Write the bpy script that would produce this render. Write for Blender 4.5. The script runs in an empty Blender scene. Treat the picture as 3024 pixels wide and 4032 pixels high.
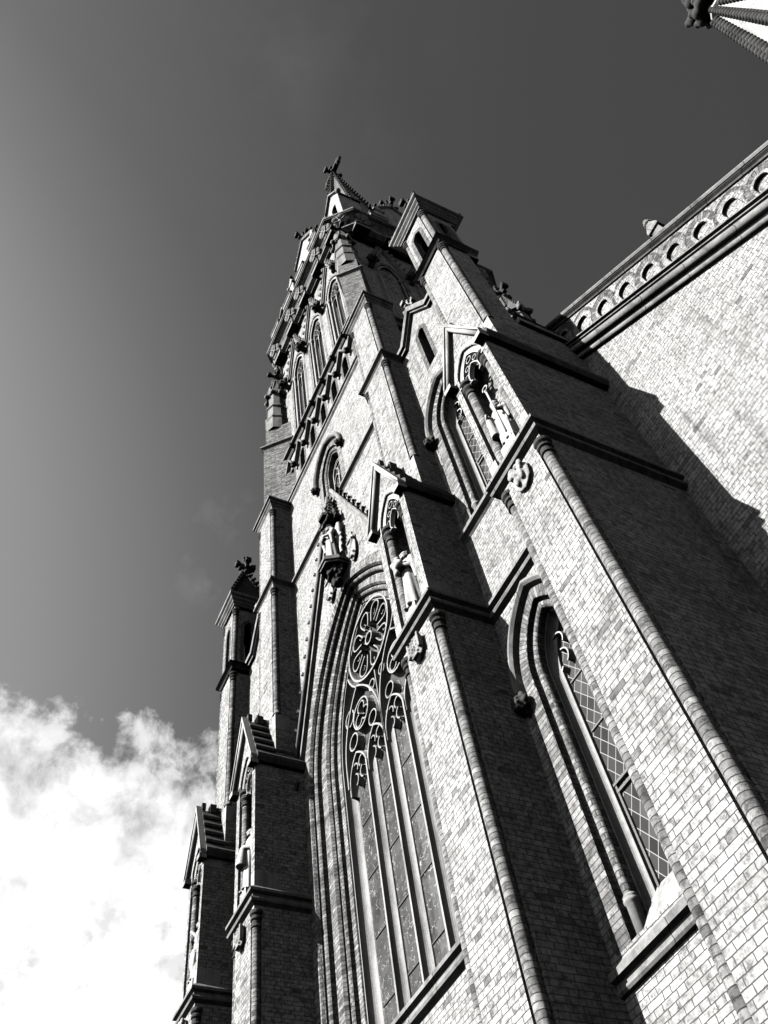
import bpy, bmesh, math, random
from mathutils import Vector, Matrix
R = math.radians
sc = bpy.context.scene
C = sc.collection
random.seed(7)

# ------------------------------------------------------------------ camera
cam_d = bpy.data.cameras.new('camera')
cam_d.sensor_fit = 'VERTICAL'; cam_d.sensor_height = 24.0
cam_d.lens = 3430.33 / 4032 * 24.0
cam_d.clip_start = 0.05; cam_d.clip_end = 3000
cam = bpy.data.objects.new('camera', cam_d); C.objects.link(cam)
yaw, pit, rol = R(54.30887), R(56.96795), R(-12.442688)
fw = Vector((-math.sin(yaw)*math.cos(pit), math.cos(yaw)*math.cos(pit), math.sin(pit)))
rt = Vector((math.cos(yaw), math.sin(yaw), 0)); up = rt.cross(fw)
r2 = math.cos(rol)*rt + math.sin(rol)*up; u2 = -math.sin(rol)*rt + math.cos(rol)*up
cam.matrix_world = Matrix(((r2.x, u2.x, -fw.x, 0), (r2.y, u2.y, -fw.y, 0), (r2.z, u2.z, -fw.z, 0), (0, 0, 0, 1)))
sc.camera = cam

# ------------------------------------------------------------------ light
SUN_TO = Vector((-0.46, -2.5, 1.60)).normalized()      # towards the sun
sd = bpy.data.lights.new('sun', 'SUN'); sd.energy = 5.0; sd.angle = R(0.5); sd.color = (1, 0.985, 0.96)
so = bpy.data.objects.new('sun', sd); C.objects.link(so)
so.rotation_euler = SUN_TO.to_track_quat('Z', 'Y').to_euler()
so.location = (-20, -60, 60)
elev = math.asin(SUN_TO.z); azim = math.atan2(SUN_TO.x, SUN_TO.y)

sc.view_settings.view_transform = 'Standard'; sc.view_settings.look = 'None'
sc.view_settings.exposure = 1.75; sc.view_settings.gamma = 1.0
sc.view_settings.use_curve_mapping = False
sc.cycles.diffuse_bounces = 0

w = bpy.data.worlds.new('World'); sc.world = w; w.use_nodes = True
nt = w.node_tree; nt.nodes.clear()
def N(t, **k):
    n = nt.nodes.new(t)
    for a, b in k.items(): setattr(n, a, b)
    return n
def LK(a, b): nt.links.new(a, b)
def VAL(sock, v): sock.default_value = v
def MATH(op, a, b=None, clamp=False):
    n = N('ShaderNodeMath', operation=op); n.use_clamp = clamp
    for i, q in enumerate((a, b)):
        if q is None: continue
        if hasattr(q, 'node'): LK(q, n.inputs[i])
        else: n.inputs[i].default_value = q
    return n.outputs[0]
def RAMP(x, stops, interp='LINEAR'):
    n = N('ShaderNodeValToRGB'); n.color_ramp.interpolation = interp
    cr = n.color_ramp
    cr.elements[0].position = stops[0][0]; cr.elements[0].color = (stops[0][1],)*3+(1,)
    cr.elements[-1].position = stops[-1][0]; cr.elements[-1].color = (stops[-1][1],)*3+(1,)
    for p, c in stops[1:-1]:
        e = cr.elements.new(p); e.color = (c, c, c, 1)
    LK(x, n.inputs[0]); return n.outputs[0]
sky = N('ShaderNodeTexSky', sky_type='NISHITA'); sky.sun_disc = False
sky.sun_elevation = elev; sky.sun_rotation = azim
sky.altitude = 200; sky.air_density = 1.0; sky.dust_density = 1.6; sky.ozone_density = 1.0
sep = N('ShaderNodeSeparateColor'); LK(sky.outputs[0], sep.inputs[0])       # black-and-white film: the red light only
tc = N('ShaderNodeTexCoord')
def DIRDOT(v):
    n = N('ShaderNodeVectorMath', operation='DOT_PRODUCT'); LK(tc.outputs['Generated'], n.inputs[0]); n.inputs[1].default_value = v
    return n.outputs['Value']
HZ = DIRDOT(tuple(((-1900-1512)/3430.33*r2 - (2300-2016)/3430.33*u2 + fw).normalized()))
SKYV = MATH('MULTIPLY', sep.outputs[0], RAMP(HZ, [(0.0, 1.05), (0.22, 0.42), (0.34, 0.60), (0.48, 0.62), (0.60, 0.64), (0.79, 0.86), (0.84, 1.08), (0.92, 1.65), (1.0, 1.9)]))    # haze in the western sky; unseen sky behind brightened to fill shaded sides

# clouds: one bank low in the west, wisps above it
def NOISE(scale, detail=8, rough=0.6, off=(0, 0, 0), dist=0.0):
    m = N('ShaderNodeMapping'); LK(tc.outputs['Generated'], m.inputs[0]); m.inputs['Location'].default_value = off
    n = N('ShaderNodeTexNoise'); LK(m.outputs[0], n.inputs['Vector'])
    n.inputs['Scale'].default_value = scale; n.inputs['Detail'].default_value = detail
    n.inputs['Roughness'].default_value = rough; n.inputs['Distortion'].default_value = dist
    return n.outputs[0]
#CLOUDS#
def pixdir(x, y):
    return ((x-1512)/3430.33*r2 - (y-2016)/3430.33*u2 + fw).normalized()
# the bank fills a part of the sky below a great circle; b > 0 inside it
pa, pb = pixdir(0, 2780), pixdir(800, 3080)
nrm = pa.cross(pb).normalized()
if nrm.dot(pixdir(100, 3900)) < 0: nrm = -nrm
b = DIRDOT(tuple(nrm))
n1 = NOISE(5.5, 12, 0.62, (1.3, 0.2, 4.1)); n2 = NOISE(19, 11, 0.62, (7.3, 3.2, 2.2), 0.15)
n3 = NOISE(7.0, 9, 0.6, (3.1, 9.2, 5.0), 0.2)
edge = MATH('ADD', MATH('MULTIPLY', b, 6.0), MATH('MULTIPLY', MATH('SUBTRACT', n1, 0.5), 0.45))
edge = MATH('ADD', edge, MATH('MULTIPLY', MATH('SUBTRACT', n2, 0.5), 1.5))
edge = MATH('ADD', edge, 0.12)
bank = RAMP(MATH('ADD', MATH('MULTIPLY', edge, 0.5), 0.46), [(0.44, 0), (0.49, 0.30), (0.55, 0.70), (0.66, 0.92), (0.85, 1)])
holes = MATH('MULTIPLY', RAMP(n3, [(0.36, 0.6), (0.45, 0)]), RAMP(b, [(0.0, 0.45), (0.10, 0.9), (0.20, 0.9), (0.36, 0.3)]))
bank = MATH('MULTIPLY', bank, MATH('SUBTRACT', 1.0, holes))
wd = DIRDOT(tuple(pixdir(930, 2190)))
wisp = MATH('MULTIPLY', RAMP(wd, [(0.996, 0), (0.9995, 1)]), RAMP(NOISE(14, 8, 0.6, (2, 5, 1)), [(0.50, 0), (0.80, 0.16)]))
wd2 = DIRDOT(tuple(pixdir(1200, 230)))
wisp2 = MATH('MULTIPLY', RAMP(wd2, [(0.985, 0), (0.9995, 1)]), RAMP(NOISE(9, 8, 0.6, (4, 1, 8)), [(0.5, 0), (0.75, 0.02)]))
cov = MATH('MAXIMUM', bank, MATH('MAXIMUM', wisp, wisp2))
cl_br = MATH('MULTIPLY', MATH('MULTIPLY', RAMP(n2, [(0.34, 0.62), (0.56, 1.0)]), RAMP(b, [(0.0, 0.72), (0.18, 1.0)])), 8.5)
mix = N('ShaderNodeMix', data_type='FLOAT'); LK(cov, mix.inputs[0]); LK(SKYV, mix.inputs[2]); LK(cl_br, mix.inputs[3])
bg = N('ShaderNodeBackground'); LK(mix.outputs[0], bg.inputs[0]); bg.inputs[1].default_value = 0.05
wo = N('ShaderNodeOutputWorld'); LK(bg.outputs[0], wo.inputs[0])

# ------------------------------------------------------------------ materials
def newmat(name):
    global nt
    m = bpy.data.materials.new(name); m.use_nodes = True
    nt = m.node_tree; nt.nodes.clear()
    bs = N('ShaderNodeBsdfPrincipled'); out = N('ShaderNodeOutputMaterial'); LK(bs.outputs[0], out.inputs[0])
    return m, bs
def noise3(scale, detail=4, rough=0.6, vec=None, dist=0):
    if vec is None:
        g = N('ShaderNodeNewGeometry'); vec = g.outputs['Position']
    n = N('ShaderNodeTexNoise'); LK(vec, n.inputs['Vector'])
    n.inputs['Scale'].default_value = scale; n.inputs['Detail'].default_value = detail
    n.inputs['Roughness'].default_value = rough; n.inputs['Distortion'].default_value = dist
    return n.outputs[0]
def mixf(f, a, b):
    n = N('ShaderNodeMix', data_type='FLOAT')
    for i, q in zip((0, 2, 3), (f, a, b)):
        if hasattr(q, 'node'): LK(q, n.inputs[i])
        else: n.inputs[i].default_value = q
    return n.outputs[0]
def brick_mat(name, lo, hi, mortar, dark=0.04, stain=0.75):
    m, bs = newmat(name)
    uv = N('ShaderNodeUVMap'); uv.uv_map = 'UVMap'
    sx = N('ShaderNodeSeparateXYZ'); LK(uv.outputs[0], sx.inputs[0])
    wob = MATH('MULTIPLY', MATH('SUBTRACT', noise3(9, 2), 0.5), 0.012)
    u = MATH('ADD', sx.outputs[0], MATH('MULTIPLY', MATH('SUBTRACT', noise3(14, 1), 0.5), 0.02)); v = MATH('ADD', sx.outputs[1], wob)
    h = 0.076; P = 0.361; S = 0.238
    vr = MATH('DIVIDE', v, h); row = MATH('FLOOR', vr); fv = MATH('MULTIPLY', MATH('FRACT', vr), h)
    odd = MATH('MULTIPLY', MATH('FRACT', MATH('MULTIPLY', row, 0.5)), 1.0)
    uu = MATH('ADD', MATH('DIVIDE', u, P), MATH('MULTIPLY', odd, 1.0))
    cell = MATH('FLOOR', uu); fu = MATH('MULTIPLY', MATH('FRACT', uu), P)
    head = MATH('GREATER_THAN', fu, S)
    du = MATH('SUBTRACT', fu, MATH('MULTIPLY', head, S))
    wd_ = mixf(head, S, P-S)
    ed = MATH('MINIMUM', MATH('MINIMUM', du, MATH('SUBTRACT', wd_, du)), MATH('MINIMUM', fv, MATH('SUBTRACT', h, fv)))
    ed = MATH('ADD', ed, MATH('MULTIPLY', MATH('SUBTRACT', noise3(40, 2), 0.5), 0.004))
    mask = RAMP(MATH('MULTIPLY', ed, 100), [(0.34, 0), (0.62, 1)])           # 0 in the joint
    cx = N('ShaderNodeCombineXYZ'); LK(MATH('ADD', MATH('MULTIPLY', cell, 2), head), cx.inputs[0]); LK(row, cx.inputs[1])
    wn = N('ShaderNodeTexWhiteNoise', noise_dimensions='2D'); LK(cx.outputs[0], wn.inputs['Vector'])
    rnd = wn.outputs['Value']
    wn2 = N('ShaderNodeTexWhiteNoise', noise_dimensions='3D'); LK(cx.outputs[0], wn2.inputs['Vector'])
    col = mixf(rnd, lo, hi)
    blot = RAMP(noise3(13, 6, 0.75), [(0.38, 0.32), (0.47, 0.68), (0.58, 1.0)])
    big = RAMP(noise3(1.1, 5, 0.62), [(0.33, stain), (0.56, 1.0)])
    col = MATH('MULTIPLY', MATH('MULTIPLY', col, blot), big)
    mp = N('ShaderNodeMapping'); gq = N('ShaderNodeNewGeometry'); LK(gq.outputs['Position'], mp.inputs[0]); mp.inputs['Scale'].default_value = (2.6, 2.6, 0.30)
    col = MATH('MULTIPLY', col, RAMP(noise3(1.0, 6, 0.65, mp.outputs[0]), [(0.32, 0.66), (0.46, 1.0)]))
    dk = MATH('LESS_THAN', wn2.outputs['Value'], dark)
    col = mixf(dk, col, MATH('MULTIPLY', col, 0.45))
    col = mixf(mask, mortar, col)
    LK(col, bs.inputs['Base Color']); bs.inputs['Roughness'].default_value = 0.93
    bs.inputs['Specular IOR Level'].default_value = 0.15
    bp = N('ShaderNodeBump'); bp.inputs['Distance'].default_value = 0.006; bp.inputs['Strength'].default_value = 0.9
    LK(MATH('ADD', mask, MATH('MULTIPLY', noise3(45, 4, 0.7), 0.7)), bp.inputs['Height'])
    LK(bp.outputs[0], bs.inputs['Normal'])
    return m
def stone_mat(name, base, var=0.35, scale=4, rough=0.9, spec=0.1, joints=0.0, bump=0.004, jx=0):
    m, bs = newmat(name)
    a = RAMP(noise3(scale, 7, 0.65), [(0.30, 1-var), (0.62, 1.0)])
    b_ = RAMP(noise3(scale*7, 5, 0.7), [(0.35, 0.78), (0.6, 1.0)])
    col = MATH('MULTIPLY', MATH('MULTIPLY', a, b_), base)
    mp = N('ShaderNodeMapping'); gq = N('ShaderNodeNewGeometry'); LK(gq.outputs['Position'], mp.inputs[0]); mp.inputs['Scale'].default_value = (3.5, 3.5, 0.5)
    col = MATH('MULTIPLY', col, RAMP(noise3(1.0, 6, 0.7, mp.outputs[0]), [(0.38, 0.6), (0.52, 1.0)]))
    if jx:
        sp3 = N('ShaderNodeSeparateXYZ'); LK(gq.outputs['Position'], sp3.inputs[0])
        f = MATH('FRACT', MATH('DIVIDE', MATH('ADD', MATH('ADD', sp3.outputs[0], sp3.outputs[1]), MATH('MULTIPLY', noise3(.5, 1), .5)), jx))
        ln = MATH('LESS_THAN', f, 0.014/jx)
        col = mixf(ln, col, MATH('MULTIPLY', col, 0.3))
    if joints:
        uv = N('ShaderNodeUVMap'); uv.uv_map = 'UVMap'
        sx = N('ShaderNodeSeparateXYZ'); LK(uv.outputs[0], sx.inputs[0])
        f = MATH('FRACT', MATH('DIVIDE', sx.outputs[1], joints))
        ln = MATH('LESS_THAN', f, 0.012/joints)
        col = mixf(ln, col, MATH('MULTIPLY', col, 0.35))
    LK(col, bs.inputs['Base Color']); bs.inputs['Roughness'].default_value = rough
    bs.inputs['Specular IOR Level'].default_value = spec
    bp = N('ShaderNodeBump'); bp.inputs['Distance'].default_value = bump; bp.inputs['Strength'].default_value = 0.7
    LK(noise3(30, 5, 0.7), bp.inputs['Height']); LK(bp.outputs[0], bs.inputs['Normal'])
    return m
BRICK = brick_mat('pale_brick', 0.235, 0.355, 0.05, 0.02)
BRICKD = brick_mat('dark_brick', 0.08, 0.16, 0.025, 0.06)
ROLLB = brick_mat('roll_brick', 0.10, 0.27, 0.03)
STONE = stone_mat('grey_stone', 0.19, 0.45, 3, jx=.83)
MULL = stone_mat('window_stone', 0.25, 0.2, 3, 0.75, 0.15)
MSTONE = stone_mat('weathered_stone', 0.21, 0.45, 3, jx=.61)
DSTONE = stone_mat('dark_stone', 0.05, 0.5, 4)  # near-black stone for carvings, capitals and finials
LSTONE = stone_mat('light_stone', 0.30, 0.22, 3)
WSTONE = stone_mat('white_stone', 0.36, 0.10, 3, 0.7, 0.2)
COPE = stone_mat('coping_stone', 0.08, 0.5, 5, jx=.55)
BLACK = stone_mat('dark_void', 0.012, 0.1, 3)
LOUV = stone_mat('slate_louvre', 0.03, 0.3, 3)
PAINT = stone_mat('painted_frame', 0.04, 0.1, 3, 0.5, 0.4)
LEAD = stone_mat('lead_gutter', 0.06, 0.4, 6, 0.6, 0.4)
RINGB = brick_mat('ring_brick', 0.07, 0.19, 0.02)  # darker than the wall; grey of the unlit splay put into the colour
GROUND = stone_mat('paving', 0.05, 0.3, 1)
def glass_mat(name, kind):
    m, bs = newmat(name)
    uv = N('ShaderNodeUVMap'); uv.uv_map = 'UVMap'
    sx = N('ShaderNodeSeparateXYZ'); LK(uv.outputs[0], sx.inputs[0])
    if kind == 'lattice':
        p = MATH('ADD', MATH('DIVIDE', sx.outputs[0], 0.17), MATH('DIVIDE', sx.outputs[1], 0.26))
        q = MATH('SUBTRACT', MATH('DIVIDE', sx.outputs[0], 0.17), MATH('DIVIDE', sx.outputs[1], 0.26))
        d = MATH('MINIMUM', MATH('ABSOLUTE', MATH('SUBTRACT', MATH('FRACT', p), 0.5)), MATH('ABSOLUTE', MATH('SUBTRACT', MATH('FRACT', q), 0.5)))
        line = MATH('LESS_THAN', d, 0.032)
        c1_ = N('ShaderNodeCombineXYZ'); LK(MATH('FLOOR', MATH('ADD', p, 0.5)), c1_.inputs[0]); LK(MATH('FLOOR', MATH('ADD', q, 0.5)), c1_.inputs[1])
        wn = N('ShaderNodeTexWhiteNoise', noise_dimensions='2D'); LK(c1_.outputs[0], wn.inputs['Vector'])
        col = mixf(wn.outputs['Value'], 0.02, 0.055)
        col = mixf(line, col, 0.22)
        rough = 0.12
    else:
        vo = N('ShaderNodeTexVoronoi', feature='DISTANCE_TO_EDGE'); LK(uv.outputs[0], vo.inputs['Vector']); vo.inputs['Scale'].default_value = 9.0
        line = MATH('LESS_THAN', vo.outputs['Distance'], 0.022)
        line = MATH('MULTIPLY', line, MATH('GREATER_THAN', noise3(9, 4), 0.54))
        vc = N('ShaderNodeTexVoronoi', feature='F1'); LK(uv.outputs[0], vc.inputs['Vector']); vc.inputs['Scale'].default_value = 7.5
        sc_ = N('ShaderNodeSeparateColor'); LK(vc.outputs['Color'], sc_.inputs[0])
        col = mixf(noise3(1.3, 3), MATH('MULTIPLY', sc_.outputs[0], 0.05), 0.075)
        col = mixf(line, col, 0.26)  # pale broken lead lines: glazing sparkle painted into the colour
        rough = 0.10
    LK(col, bs.inputs['Base Color']); bs.inputs['Roughness'].default_value = rough
    bs.inputs['Specular IOR Level'].default_value = 0.55
    bp = N('ShaderNodeBump'); bp.inputs['Distance'].default_value = 0.01; bp.inputs['Strength'].default_value = 0.35
    LK(noise3(5, 3, 0.6), bp.inputs['Height']); LK(bp.outputs[0], bs.inputs['Normal'])
    return m
LATT = glass_mat('leaded_glass', 'lattice'); FIGG = glass_mat('stained_glass', 'figure')

# ------------------------------------------------------------------ mesh helpers
class MB:
    def __init__(s): s.v = []; s.f = []; s.uv = []; s.sm = []
    def face(s, pts, uv=None, smooth=False):
        b = len(s.v); s.v += [tuple(p) for p in pts]
        s.f.append(tuple(range(b, b+len(pts)))); s.sm.append(smooth)
        if uv is None:
            a = Vector(pts[0]); n = Vector((0, 0, 0))
            for i in range(1, len(pts)-1): n += (Vector(pts[i])-a).cross(Vector(pts[i+1])-a)
            if n.length > 1e-12: n.normalize()
            if abs(n.z) > 0.85: uv = [(p[0], p[1]) for p in pts]
            else:
                t = Vector((-n.y, n.x, 0)).normalized()
                if abs(n.y) > 0.9: t = Vector((1, 0, 0))
                elif abs(n.x) > 0.9: t = Vector((0, 1, 0))
                uv = [(Vector(p).dot(t), p[2]) for p in pts]
        s.uv.append(uv)
    def box(s, x0, x1, y0, y1, z0, z1):
        q = [(x0, y0, z0), (x1, y0, z0), (x1, y1, z0), (x0, y1, z0), (x0, y0, z1), (x1, y0, z1), (x1, y1, z1), (x0, y1, z1)]
        for f in ((0, 1, 5, 4), (1, 2, 6, 5), (2, 3, 7, 6), (3, 0, 4, 7), (4, 5, 6, 7), (3, 2, 1, 0)): s.face([q[i] for i in f])
    def prism_z(s, poly, z0, z1, caps=True):
        n = len(poly)
        for i in range(n):
            a, b = poly[i], poly[(i+1) % n]
            s.face([(a[0], a[1], z0), (b[0], b[1], z0), (b[0], b[1], z1), (a[0], a[1], z1)])
        if caps:
            s.face([(p[0], p[1], z1) for p in poly]); s.face([(p[0], p[1], z0) for p in reversed(poly)])
    def prism_y(s, poly, y0, y1, caps=True):       # poly in (x,z)
        n = len(poly)
        for i in range(n):
            a, b = poly[i], poly[(i+1) % n]
            s.face([(a[0], y0, a[1]), (b[0], y0, b[1]), (b[0], y1, b[1]), (a[0], y1, a[1])])
        if caps:
            s.face([(p[0], y0, p[1]) for p in poly]); s.face([(p[0], y1, p[1]) for p in reversed(poly)])
    def rings(s, rings, uvf=None, smooth=False, closed=False, cap=False):
        m = len(rings[0])
        for i in range(len(rings)-1):
            for j in range(m if closed else m-1):
                k = (j+1) % m
                pts = [rings[i][j], rings[i][k], rings[i+1][k], rings[i+1][j]]
                uv = None
                if uvf: uv = [uvf(i, j), uvf(i, j+1), uvf(i+1, j+1), uvf(i+1, j)]
                s.face(pts, uv, smooth)
        if cap and closed: s.face(list(reversed(rings[0]))); s.face(rings[-1])
    def lathe(s, cx, cy, prof, n=12, a0=0.0, smooth=True, brick=False, cap=True):
        rg = [[(cx+r*math.cos(a0+2*math.pi*j/n), cy+r*math.sin(a0+2*math.pi*j/n), z) for j in range(n)] for r, z in prof]
        s.rings(rg, (lambda i, j: (0.06+0.1*j/n, prof[i][1])) if brick else None, smooth, True, cap)
    def tube(s, pts, r, n=8, r1=None, smooth=True, cap=True):
        pts = [Vector(p) for p in pts]; rg = []
        for i, p in enumerate(pts):
            d = (pts[min(i+1, len(pts)-1)]-pts[max(i-1, 0)]).normalized()
            a = d.orthogonal().normalized(); 
            ref = Vector((0, 1, 0)) if abs(d.y) < 0.9 else Vector((1, 0, 0))
            a = (ref - d*ref.dot(d)).normalized(); bb = d.cross(a)
            rr = r if r1 is None else r+(r1-r)*i/(len(pts)-1)
            rg.append([tuple(p+a*rr*math.cos(2*math.pi*j/n)+bb*rr*math.sin(2*math.pi*j/n)) for j in range(n)])
        s.rings(rg, None, smooth, True, cap)
    def obox(s, c, ax, ay, az):        # oriented box, half-axes
        c, ax, ay, az = map(Vector, (c, ax, ay, az)); q = []
        for k in (-1, 1):
            for i, j in ((-1, -1), (1, -1), (1, 1), (-1, 1)): q.append(tuple(c+ax*i+ay*j+az*k))
        for f in ((0, 1, 5, 4), (1, 2, 6, 5), (2, 3, 7, 6), (3, 0, 4, 7), (4, 5, 6, 7), (3, 2, 1, 0)): s.face([q[i] for i in f])
    def ball(s, c, r, n=8, m=5, sq=(1, 1, 1)):
        rg = []
        for i in range(m+1):
            t = math.pi*i/m-math.pi/2; rr = max(math.cos(t), 0.02)
            rg.append([(c[0]+r*sq[0]*rr*math.cos(2*math.pi*j/n), c[1]+r*sq[1]*rr*math.sin(2*math.pi*j/n), c[2]+r*sq[2]*math.sin(t)) for j in range(n)])
        s.rings(rg, None, True, True, True)
    def xf(s, M, i0=0):
        for i in range(i0, len(s.v)): s.v[i] = tuple(M @ Vector(s.v[i]))
    def mesh(s, name, mat):
        me = bpy.data.meshes.new(name); me.from_pydata(s.v, [], s.f)
        ul = me.uv_layers.new(name='UVMap'); k = 0
        flat = [c for f in s.uv for p in f for c in p]
        ul.data.foreach_set('uv', flat)
        me.polygons.foreach_set('use_smooth', s.sm)
        me.materials.append(mat)
        bm = bmesh.new(); bm.from_mesh(me); bmesh.ops.remove_doubles(bm, verts=bm.verts, dist=1e-5); bm.to_mesh(me); bm.free()
        me.update(); return me
    def build(s, name, mat, parent=None):
        o = bpy.data.objects.new(name, s.mesh(name, mat)); C.objects.link(o)
        if parent: o.parent = parent
        return o
def link(name, me, parent=None, loc=(0, 0, 0), rz=0.0, sc_=1.0):
    o = bpy.data.objects.new(name, me); C.objects.link(o); o.location = loc; o.rotation_euler = (0, 0, rz)
    o.scale = (sc_, sc_, sc_) if not isinstance(sc_, tuple) else sc_
    if parent: o.parent = parent
    return o
def empty(name, loc, label=None, cat=None, group=None):
    o = bpy.data.objects.new(name, None); C.objects.link(o); o.location = loc
    if label: o['label'] = label
    if cat: o['category'] = cat
    if group: o['group'] = group
    return o
def tag(o, label, cat, group=None):
    o['label'] = label; o['category'] = cat
    if group: o['group'] = group
    return o

# pointed arch: half width w, radius w+c, springing zs
def arch_pts(cx, zs, w, c, sill, n=12):
    Rr = w+c; ta = math.acos(max(-1, min(1, c/Rr))); L = []
    L.append((cx-w, sill, sill)); L.append((cx-w, zs, zs))
    for i in range(1, n+1):
        t = ta*i/n; L.append((cx+c-Rr*math.cos(t), zs+Rr*math.sin(t), zs+Rr*t))
    Rt = [(2*cx-x, z, -s_+2*(zs+Rr*ta)) for x, z, s_ in reversed(L)]
    return L+Rt[1:]
def arch_top(cx, zs, w, c, x):
    d = abs(x-cx)
    if d >= w: return zs
    return zs+math.sqrt(max(0, (w+c)**2-(d+c)**2))
def sweep_arch(mb, cx, zs, c, sill, prof, n=12, smooth=False, u0=0.03, flip=False):
    cf = c if callable(c) else (lambda w: c)
    P = [arch_pts(cx, zs, w_, cf(w_), sill, n) for w_, y in prof]
    us = [u0]
    for i in range(1, len(prof)): us.append(us[-1]+math.hypot(prof[i][0]-prof[i-1][0], prof[i][1]-prof[i-1][1]))
    mx = max(us); k = 1 if mx < 0.2 else 1
    for i in range(len(prof)-1):
        for j in range(len(P[0])-1):
            a, b_, c_, d = P[i][j], P[i][j+1], P[i+1][j+1], P[i+1][j]
            va, vb = P[0][j][2], P[0][j+1][2]
            u_a = u0+(us[i]-u0) % 0.2 * 0.9; u_b = u_a+(us[i+1]-us[i])*0.6
            u_a = min(u_a, 0.225); u_b = min(u_b, 0.228)
            mb.face([(a[0], prof[i][1], a[1]), (b_[0], prof[i][1], b_[1]), (c_[0], prof[i+1][1], c_[1]), (d[0], prof[i+1][1], d[1])],
                    [(u_a, va), (u_a, vb), (u_b, vb), (u_b, va)], smooth)
def roll(cw, cy, r, a0, a1, n=6):
    return [(cw+r*math.cos(R(a0+(a1-a0)*i/n)), cy+r*math.sin(R(a0+(a1-a0)*i/n))) for i in range(n+1)]
# wall face in the plane y, columns sliced at every breakpoint
def wall_face(mb, x0, x1, z0, top, y, openings=(), thick=None):
    xs = {x0, x1}
    for x, z in top:
        if x0 < x < x1: xs.add(x)
    for (cx, zs, w_, c, sill) in openings:
        for i in range(-14, 15):
            x = cx+w_*math.sin(math.pi/2*i/14)
            if x0 < x < x1: xs.add(x)
    xs = sorted(xs)
    def T(x):
        for i in range(len(top)-1):
            if top[i][0] <= x <= top[i+1][0]:
                f = (x-top[i][0])/max(1e-9, top[i+1][0]-top[i][0]); return top[i][1]+f*(top[i+1][1]-top[i][1])
        return top[0][1] if x < top[0][0] else top[-1][1]
    for a, b_ in zip(xs, xs[1:]):
        if b_-a < 1e-6: continue
        mid = (a+b_)/2; ops = sorted([o for o in openings if abs(mid-o[0]) < o[2]], key=lambda o: o[4])
        la, lb = z0, z0
        for (cx, zs, w_, c, sill) in ops:
            mb.face([(a, y, la), (b_, y, lb), (b_, y, sill), (a, y, sill)])
            la, lb = arch_top(cx, zs, w_, c, a), arch_top(cx, zs, w_, c, b_)
        mb.face([(a, y, la), (b_, y, lb), (b_, y, T(b_)), (a, y, T(a))])
# profile (out, z) swept along a plan path; outward = right-hand side of the direction of travel
def sweep_plan(mb, path, prof, closed=False, smooth=False):
    n = len(path); P = [Vector((p[0], p[1])) for p in path]; offs = []
    for i in range(n):
        a = P[i]-P[i-1] if (closed or i > 0) else None
        b_ = P[(i+1) % n]-P[i] if (closed or i < n-1) else None
        if a is None: a = b_
        if b_ is None: b_ = a
        a = a.normalized(); b_ = b_.normalized()
        na, nb = Vector((a.y, -a.x)), Vector((b_.y, -b_.x)); m = (na+nb)
        if m.length < 1e-6: m = na
        m.normalize(); offs.append(m/max(0.3, m.dot(na)))
    idx = list(range(n))+([0] if closed else [])
    rg = [[(P[i].x+offs[i].x*o, P[i].y+offs[i].y*o, z) for o, z in prof] for i in idx]
    mb.rings(rg, None, smooth)
    if not closed:
        mb.face(rg[0]); mb.face(list(reversed(rg[-1])))
# flat moulded bar following a polyline in the (x,z) plane
def bar2d(mb, pts, y, w_, dep, closed=False, nose=0.35):
    n = len(pts); P = [Vector(p) for p in pts]; rg = []
    idx = list(range(n))+([0] if closed else [])
    for i in idx:
        a = (P[i]-P[i-1]) if (closed or i > 0) else (P[1]-P[0])
        b_ = (P[(i+1) % n]-P[i]) if (closed or i < n-1) else (P[n-1]-P[n-2])
        if a.length < 1e-9: a = b_
        if b_.length < 1e-9: b_ = a
        a = a.normalized(); b_ = b_.normalized(); t = a+b_
        if t.length < 1e-4: t = a
        t.normalize(); nn = Vector((-t.y, t.x)); k = 1/max(0.5, nn.dot(Vector((-a.y, a.x))))
        ring = []
        HP = ((-1, 1), (-1, .45), (-nose, 0), (nose, 0), (1, .45), (1, 1)) if nose > .5 else ((-1.3, 1), (-.95, .86), (-.66, .55), (-.45, .1), (-.36, 0), (.36, 0), (.45, .1), (.66, .55), (.95, .86), (1.3, 1))
        for o, dy in HP:
            q = P[i]+nn*o*w_/2*k; ring.append((q.x, y+dy*dep, q.y))
        rg.append(ring)
    mb.rings(rg)
def arcp(cx, cz, r, a0, a1, n=10):
    return [(cx+r*math.cos(R(a0+(a1-a0)*i/n)), cz+r*math.sin(R(a0+(a1-a0)*i/n))) for i in range(n+1)]
def lancet2d(cx, zs, w_, c, sill=None, n=8):
    p = [(x, z) for x, z, s_ in arch_pts(cx, zs, w_, c, zs if sill is None else sill, n)]
    return p if sill is not None else p[1:-1]
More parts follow.
